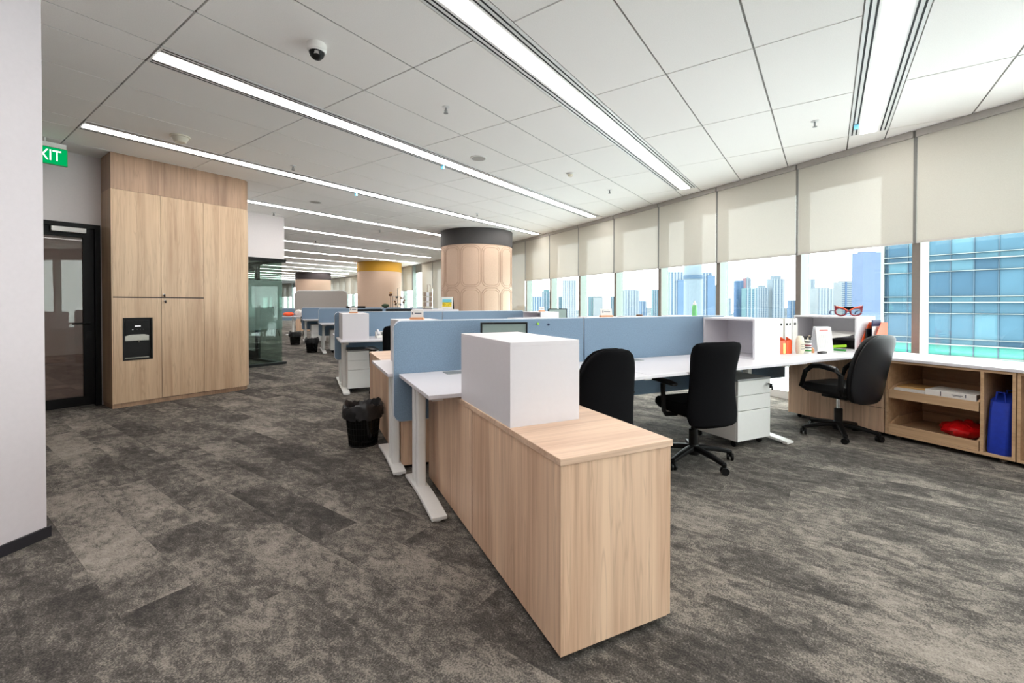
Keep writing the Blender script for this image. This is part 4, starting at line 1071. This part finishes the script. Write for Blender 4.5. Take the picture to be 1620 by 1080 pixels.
ms = obj('phone_case', MB().prism(rr2(-.055, -.025, .055, .025, .012, 4), 0, .02), 'charcoal', None, F(1.36, 3.86, DZT), TH + .15, bevel=.005); tag(ms, 'dark rounded case lying in front of the desk calendar', 'case')
cl_ = thing('desk_calendar', 'white standing desk calendar with a printed grid', 'calendar', F(1.43, 4.02, DZT), TH - .35)
cf = obj('front_page', MB().obox((0, 0, .13), (.17, .004, .25), rx=-.14), 'paper', cl_)
obj('rear_board', MB().obox((0, .07, .13), (.17, .004, .262), rx=.2), 'paper_grey', cl_)
gp = MB()
for k in range(6): gp.obox((0, -.004 + .0 , .045 + k * .026), (.145, .0012, .0016), rx=-.14)
gp.v = [(x, y + (z - .13) * .14, z) for x, y, z in gp.v]
for k in range(8): gp.obox((-.07 + k * .02, -.0066, .11), (.0016, .0012, .135), rx=-.14)
obj('grid_print', gp, 'paper_grey', cf)
obj('title_print', MB().obox((0, .0095, .222), (.09, .0012, .008), rx=-.14), 'ink_red', cf)
# inside box 3
ip = F(1.315, 4.37, DZT + .019)
trb = obj('document_tray', MB().box(.03, .05, 0, .29, .60, .004).box(.03, .05, .09, .29, .60, .094).box(.27, .05, .004, .29, .6, .09), 'charcoal', None, ip, TH); tag(trb, 'dark document tray inside the box on the window counter', 'tray')
sh = obj('paper_sheet', MB().add([(.0, .06, .14), (-.03, .34, .078), (.2, .40, .17), (.22, .08, .17), (.0, .06, .142), (-.03, .34, .080), (.2, .40, .172), (.22, .08, .172)], [(0, 1, 2, 3), (4, 7, 6, 5), (0, 4, 5, 1), (1, 5, 6, 2), (2, 6, 7, 3), (3, 7, 4, 0)]), 'paper', None, ip); sh.rotation_euler = (0, 0, TH); tag(sh, 'white paper sheet hanging out of the dark document tray', 'paper')
gs = thing('green_stapler', 'lime green stapler in front of the dark document tray', 'stapler', F(1.45, 4.27, DZT), TH + .3)
obj('lower_arm', MB().box(-.02, -.08, 0, .02, .10, .02), 'green_deep', gs, bevel=.004)
obj('upper_arm', MB().obox((0, .01, .045), (.036, .19, .026), rx=-.14), 'lime', gs, bevel=.006)
# orange file with papers on the counter
of = thing('magazine_file', 'orange slanted magazine file on the window counter behind the leather chair', 'file', F(1.185, 4.42, DZT), TH)
prof = [(0, 0), (0, .12), (.13, .30), (.25, .30), (.25, 0)]
obj('front', MB().box(-.004, .0, 0, 0.0, .11, .12), 'orange', of)
for y in (0, .106): obj('side', MB().prism(prof, y, y + .004, 'y'), 'orange_pale' if y == 0 else 'orange', of)
obj('back', MB().box(.246, .004, 0, .25, .106, .30), 'orange', of)
obj('base', MB().box(0, .004, 0, .246, .106, .004), 'orange', of)
for nm, y, x0, zt, m, lab in (('document', .03, .05, .26, 'paper', 'white document standing in the orange file'), ('folder', .055, .09, .325, 'navy', 'dark blue folder standing in the orange file'), ('booklet', .085, .04, .235, 'black_shell', 'black booklet standing in the orange file')):
    o = obj(nm, MB().box(x0, y, .006, .24, y + .012, zt), m, None, F(1.185, 4.42, DZT), TH, bevel=.001); tag(o, lab, 'papers')
# cat-eye glasses ornament
ce = thing('cat_eye_glasses', 'red cat-eye glasses ornament on the white shelf box', 'ornament', F(1.42, 4.42, 1.10), TH - .75)
for sx in (-1, 1):
    pl = [(sx * (.062 + .05 * math.cos(a) * (1 + .1 * math.cos(a))), .046 + .038 * math.sin(a) + .014 * max(0, math.cos(a)) * (1 if math.sin(a) > 0 else 0)) for a in [2 * PI * k / 20 for k in range(20)]]
    obj('rim', MB().tube([(x, 0, z) for x, z in pl], .009, 8, closed=True), 'maroon', ce, smooth=True)
    obj('lens', MB().prism(pl, -.002, .002, 'y'), 'acrylic', ce)
    obj('wing', MB().prism([(sx * .085, .085), (sx * .128, .118), (sx * .122, .06)], -.008, .008, 'y'), 'maroon', ce)
    obj('temple', MB().tube([(sx * .115, 0, .06), (sx * .125, .08, .06), (sx * .12, .14, .05), (sx * .115, .16, .02)], .006, 8), 'navy', ce, smooth=True)
    obj('brow', MB().tube([(sx * .01, -.004, .062), (sx * .05, -.006, .088), (sx * .11, -.004, .105)], .006, 8), 'orange', ce, smooth=True)
obj('bridge', MB().tube([(-.02, 0, .05), (0, 0, .058), (.02, 0, .05)], .009, 8), 'maroon', ce, smooth=True)
obj('cloth', MB().prism([(-.05, .085), (.0, .068), (.05, .085), (.05, .1), (-.05, .1)], -.004, .012, 'y'), 'black_fabric', ce)
# push pins on the nearest screen (green and blue) and its power light
pn = thing('push_pin', 'green push pin on the nearest blue screen', 'pin', F(1.862, .93, 1.07), 0); obj('pin_head', MB().lathe([(.008, -.008), (.010, 0), (.006, .008)], 10), 'lime', pn)
obj('pin_point', MB().lathe([(.002, .008), (.001, .02)], 6), 'chrome', pn); pn.rotation_euler = (-PI / 2, 0, TH)
pn = thing('push_pin', 'dark blue push pin on the nearest blue screen', 'pin', F(1.862, 1.03, 1.062), 0); obj('pin_head', MB().lathe([(.007, -.008), (.009, 0), (.006, .008)], 10), 'navy', pn)
obj('pin_point', MB().lathe([(.002, .008), (.001, .02)], 6), 'chrome', pn); pn.rotation_euler = (-PI / 2, 0, TH)

# ---- far rows
def far_row(s0, t0, rot, names, extra=True):
    o = F(s0, t0); r = TH + rot; x = Vector((math.cos(r), math.sin(r), 0)); y = Vector((-math.sin(r), math.cos(r), 0))
    P = lambda s, t, z=0: o + x * t + y * s + Vector((0, 0, z))
    desk(0, 0, 1.6, .8, f'white desk of the {names}, aisle end', org=P(1.05, -.18), rot=rot, flap=None)
    desk(0, 0, 1.6, .8, f'white desk of the {names}, far side', org=P(1.9, -.18), rot=rot, front=1, flap=None)
    screen(0, 0, 1.6, f'blue desk screen of the {names}', (0, 1, 1, 0), org=P(1.88, -.2), rot=rot)
    screen(0, 0, 1.6, f'blue desk screen of the {names}, towards the windows', (1, 0, 0, 1), org=P(1.88, 1.41), rot=rot)
    desk(0, 0, 1.6, .8, f'white desk of the {names}, towards the windows', org=P(1.05, 1.43), rot=rot, flap=None, legs=(0, 1))
    pedestal(0, 0, f'white pedestal under the {names}', org=P(1.3, .05), rot=rot)
    b = obj('document_box', MB().box(-.13, -.1, 0, .13, .1, .07), 'paper', None, P(1.62, .42, DZT), r, bevel=.004); tag(b, f'white paper pile on the desk of the {names}', 'papers')
    return P
P3 = far_row(9.35, -.2, .02, 'third desk row')
P4 = far_row(12.6, -.55, .05, 'fourth desk row')
q = P3(.78, .42); chair('black office chair at the third desk row', (q.x, q.y, 0), math.radians(60), 'round', 0)
monitor(P3(2.1, .75, DZT), TH + PI, 'wide dark monitor behind the third-row screen', w=.5, h=.3, z=.13, scr='black_shell')
# grey felt booth screen
gs_ = thing('felt_screen', 'tall grey felt partition with rounded corners on an oak base', 'screen', (-9.95, 20.2, 0), .02)
obj('felt_panel', MB().prism(rr2(0, .55, 2.38, 1.83, .2, 8), -.03, .03, 'y'), 'screen_grey', gs_)
obj('base_cabinet', MB().box(.05, -.03, 0, 2.33, .4, .55), 'oak', gs_)
obj('edge_trim', MB().tube([(x, 0, z) for x, z in rr2(0, .55, 2.38, 1.83, .2, 8)], .02, 6, closed=True), 'screen_trim', gs_)
# meeting corner far left
mt = thing('meeting_table', 'small white table with bags in the far left distance', 'table', (-8.75, 17.6, 0), .3)
obj('tabletop', MB().lathe([(.45, .72), (.45, .745)], 32), 'white_lam', mt); obj('leg', MB().lathe([(.04, .02), (.04, .72)], 12), 'white_metal', mt); obj('foot', MB().lathe([(.28, 0), (.26, .02), (.05, .03)], 24), 'white_metal', mt)
ob = obj('orange_bag', blob(.2, .14, .08, 2), 'orange', None, (-8.85, 17.45, .745), smooth=True); tag(ob, 'orange bag on the small table in the far left distance', 'bag')
wb = obj('white_bag', blob(.16, .14, .13, 6), 'paper', None, (-8.6, 17.8, .745), smooth=True); tag(wb, 'white bag behind the orange one on the far table', 'bag')
for k, (x, y, lab) in enumerate(((-9.05, 16.7, 'white shell chair in front of the far small table'), (-8.0, 17.2, 'black-sided white chair beside the far small table'))):
    wc = thing('shell_chair', lab, 'chair', (x, y, 0), .4 * k, 'chairs at the far table')
    obj('seat', MB().loft([[(px, py, z) for px, py in sup(w, w, 3, 20)] for w, z in ((.16, .40), (.22, .43), (.22, .46))]), 'white_plastic', wc, smooth=True)
    obj('backrest', MB().loft([[(px, py - .2 - .1 * (z - .46), z) for px, py in sup(w, .02, 3, 20, bend=.8)] for w, z in ((.18, .45), (.22, .55), (.22, .72), (.16, .82))]), 'black_fabric' if k else 'white_plastic', wc, smooth=True)
    for a in (45, 135, 225, 315): obj('leg', MB().tube([(.12 * math.cos(math.radians(a)), .12 * math.sin(math.radians(a)), .42), (.22 * math.cos(math.radians(a)), .22 * math.sin(math.radians(a)), 0)], .014, 6), 'black_frame', wc)
screen(0, 0, 2.4, 'blue screen in the far left distance beside the glass room', org=Vector((-12.6, 22.0, 0)), rot=-.3, z1=1.0)
# wire stand with trinkets near the mustard column
ws = thing('trinket_stand', 'wire stand hung with small trinkets in front of the mustard-banded column', 'stand', P3(2.3, 1.95, 1.10) + Vector((0, 0, -.0)), TH)
obj('base', MB().box(-.2, -.06, 0, .2, .06, .012), 'grey_metal', ws)
obj('pole', MB().tube([(-.03, 0, 0), (-.03, 0, .58), (.03, 0, .60)], .008, 6), 'chrome', ws)
for x in (-.16, -.08, .06, .14): obj('wire', MB().tube([(x, 0, 0), (x, 0, .36)], .005, 6), 'chrome', ws)
for z in (.12, .24, .35): obj('wire', MB().tube([(-.18, 0, z), (.18, 0, z)], .005, 6), 'chrome', ws)
rt = random.Random(2)
for k in range(14): obj('trinket', MB().obox((rt.uniform(-.16, .16), -.015, rt.uniform(.06, .33)), (.05, .02, .05), ry=rt.uniform(0, 1)), rt.choice(['paper_grey', 'charcoal', 'linen', 'navy', 'brown']), ws)
ty = thing('hanging_toy', 'small brown toy hanging by the mustard-banded column', 'toy', P3(2.3, 1.72, 1.45)); obj('toy_body', blob(.05, .04, .04, 3, 12, 8), 'brown', ty, smooth=True); obj('toy_head', blob(.035, .03, .03, 4, 12, 8), 'manila', ty, (.01, 0, .075), smooth=True)
obj('string', MB().tube([(0, 0, -.34), (0, 0, .01)], .004, 5), 'charcoal', ty)
pl_ = thing('potted_plant', 'dark little plant on the third desk row beside the trinket stand', 'plant', P3(2.3, 1.58, 1.10)); obj('foliage', blob(.1, .08, .05, 12), 'plant', pl_, (0, 0, .03), smooth=True); obj('pot', MB().lathe([(.04, 0), (.05, .05)], 16), 'charcoal', pl_)
cubby(0, 0, 0, 'white shelf box on the third desk row under the trinket stand', face=-1, L=.8)
bpy.context.view_layer.update()
for o in list(COL.objects):
    if o.get('label') == 'white shelf box on the third desk row under the trinket stand': o.location = P3(1.93, 1.5, DZT); o.rotation_euler = (0, 0, TH + .02); o.scale = (1.75, 1, 1)

# ---- ceiling devices
def ceil(u, v):
    Y = (H - EYE) * 697 / (480 - v); return Vector(((u - 810) / 697 * Y, Y, H))
cm = thing('dome_camera', 'white dome security camera on the ceiling, upper left', 'camera', ceil(503, 72), 0)
obj('mount', MB().lathe([(.062, 0), (.062, -.045), (.055, -.052)], 32), 'white_plastic', cm, smooth=True)
obj('dome', MB().lathe([(.05, -.05), (.049, -.062), (.042, -.082), (.028, -.097), (.012, -.103)], 28), 'black_plastic', cm, smooth=True)
obj('trim_ring', MB().tube([(.053 * math.cos(k * PI / 16), .053 * math.sin(k * PI / 16), -.053) for k in range(32)], .005, 6, closed=True), 'white_plastic', cm, smooth=True)
obj('lens', MB().lathe([(.018, 0), (.018, .02), (.012, .022)], 16), 'chrome', cm, (.012, -.03, -.085))
for u, v, lab in ((706, 170, 'sprinkler head at the ceiling centre, left of the long light'), (1287, 192, 'sprinkler head near the windows, left of the short light'), (964, 300, 'sprinkler head just left of the end of the long light'),
                  (465, 262, 'sprinkler head between the two left light strips'), (434, 336, 'sprinkler head above the glass-fronted room'), (601, 363, 'sprinkler head left of the dark-banded column'), (755, 337, 'sprinkler head right above the dark-banded column'), (500, 380, 'small far sprinkler head above the grey felt partition')):
    t = thing('sprinkler', lab, 'sprinkler', ceil(u, v), 0.6, 'ceiling sprinklers')
    obj('escutcheon', MB().lathe([(.034, 0), (.032, -.006), (.02, -.008)], 20), 'white_metal', t, smooth=True)
    obj('stem', MB().lathe([(.009, -.008), (.009, -.03), (.006, -.055)], 12), 'grey_metal', t, smooth=True)
    obj('deflector', MB().lathe([(.02, -.055), (.02, -.058)], 16), 'grey_metal', t)
    obj('yoke', MB().tube([(-.012, 0, -.03), (-.014, 0, -.045), (-.004, 0, -.056)], .003, 5).tube([(.012, 0, -.03), (.014, 0, -.045), (.004, 0, -.056)], .003, 5), 'grey_metal', t)
for u, v, lab in ((757, 250, 'round white ceiling speaker between the light strips'), (500, 319, 'flat round ceiling speaker past the wooden cabinet'), (502, 397, 'tiny far ceiling speaker'), (613, 394, 'far flat ceiling speaker left of the dark column')):
    t = thing('ceiling_speaker', lab, 'speaker', ceil(u, v), 0, 'ceiling speakers')
    obj('rim', MB().lathe([(.10, 0), (.10, -.006), (.088, -.010), (.085, -.006)], 32), 'white_plastic', t, smooth=True)
    obj('grille', MB().lathe([(.086, -.004), (.086, -.008)], 32), 'grid_bar', t)
t = thing('smoke_detector', 'round white smoke detector right of the ceiling speaker', 'detector', ceil(902, 274), 0)
obj('base', MB().lathe([(.05, 0), (.05, -.012), (.04, -.016)], 24), 'white_plastic', t, smooth=True); obj('head', MB().lathe([(.034, -.016), (.034, -.038), (.024, -.048)], 24), 'cream_plastic', t, smooth=True)
t = thing('ceiling_sounder', 'cream cone-shaped sounder on the ceiling above the wooden cabinet', 'sounder', ceil(287, 216), 0)
obj('flange', MB().lathe([(.09, 0), (.09, -.012), (.075, -.016)], 28), 'cream_plastic', t, smooth=True); obj('cone', MB().lathe([(.08, -.014), (.055, -.06), (.05, -.066)], 28), 'cream_plastic', t, smooth=True)

# ---- exit sign hung from the ceiling
ex = thing('exit_sign', 'green lit EXIT sign partly hidden behind the near white wall', 'sign', G(1.10, 6.74, 2.72), CA)
obj('sign_box', MB().box(-.34, .0, 0, 0, .03, .185), 'exit_green', ex, bevel=.004)
obj('sign_face', MB().box(-.332, -.002, .008, -.008, .0, .177), 'exit_lit', ex)
em = text_mesh('EXIT', .16, .0012); xs = [v.co.x for v in em.vertices]; sx = .225 / (max(xs) - min(xs))
for v in em.vertices: v.co.x *= sx
lt = link('lettering', em, 'exit_white', ex, (-.168, -.0035, .092)); lt.rotation_euler = (PI / 2, 0, 0)
obj('mounting_plate', MB().box(-.33, .0, .185, -.01, .03, .235), 'white_plastic', ex); obj('rod', MB().tube([(-.17, .015, .23), (-.17, .015, .28)], .008, 8), 'white_plastic', ex)
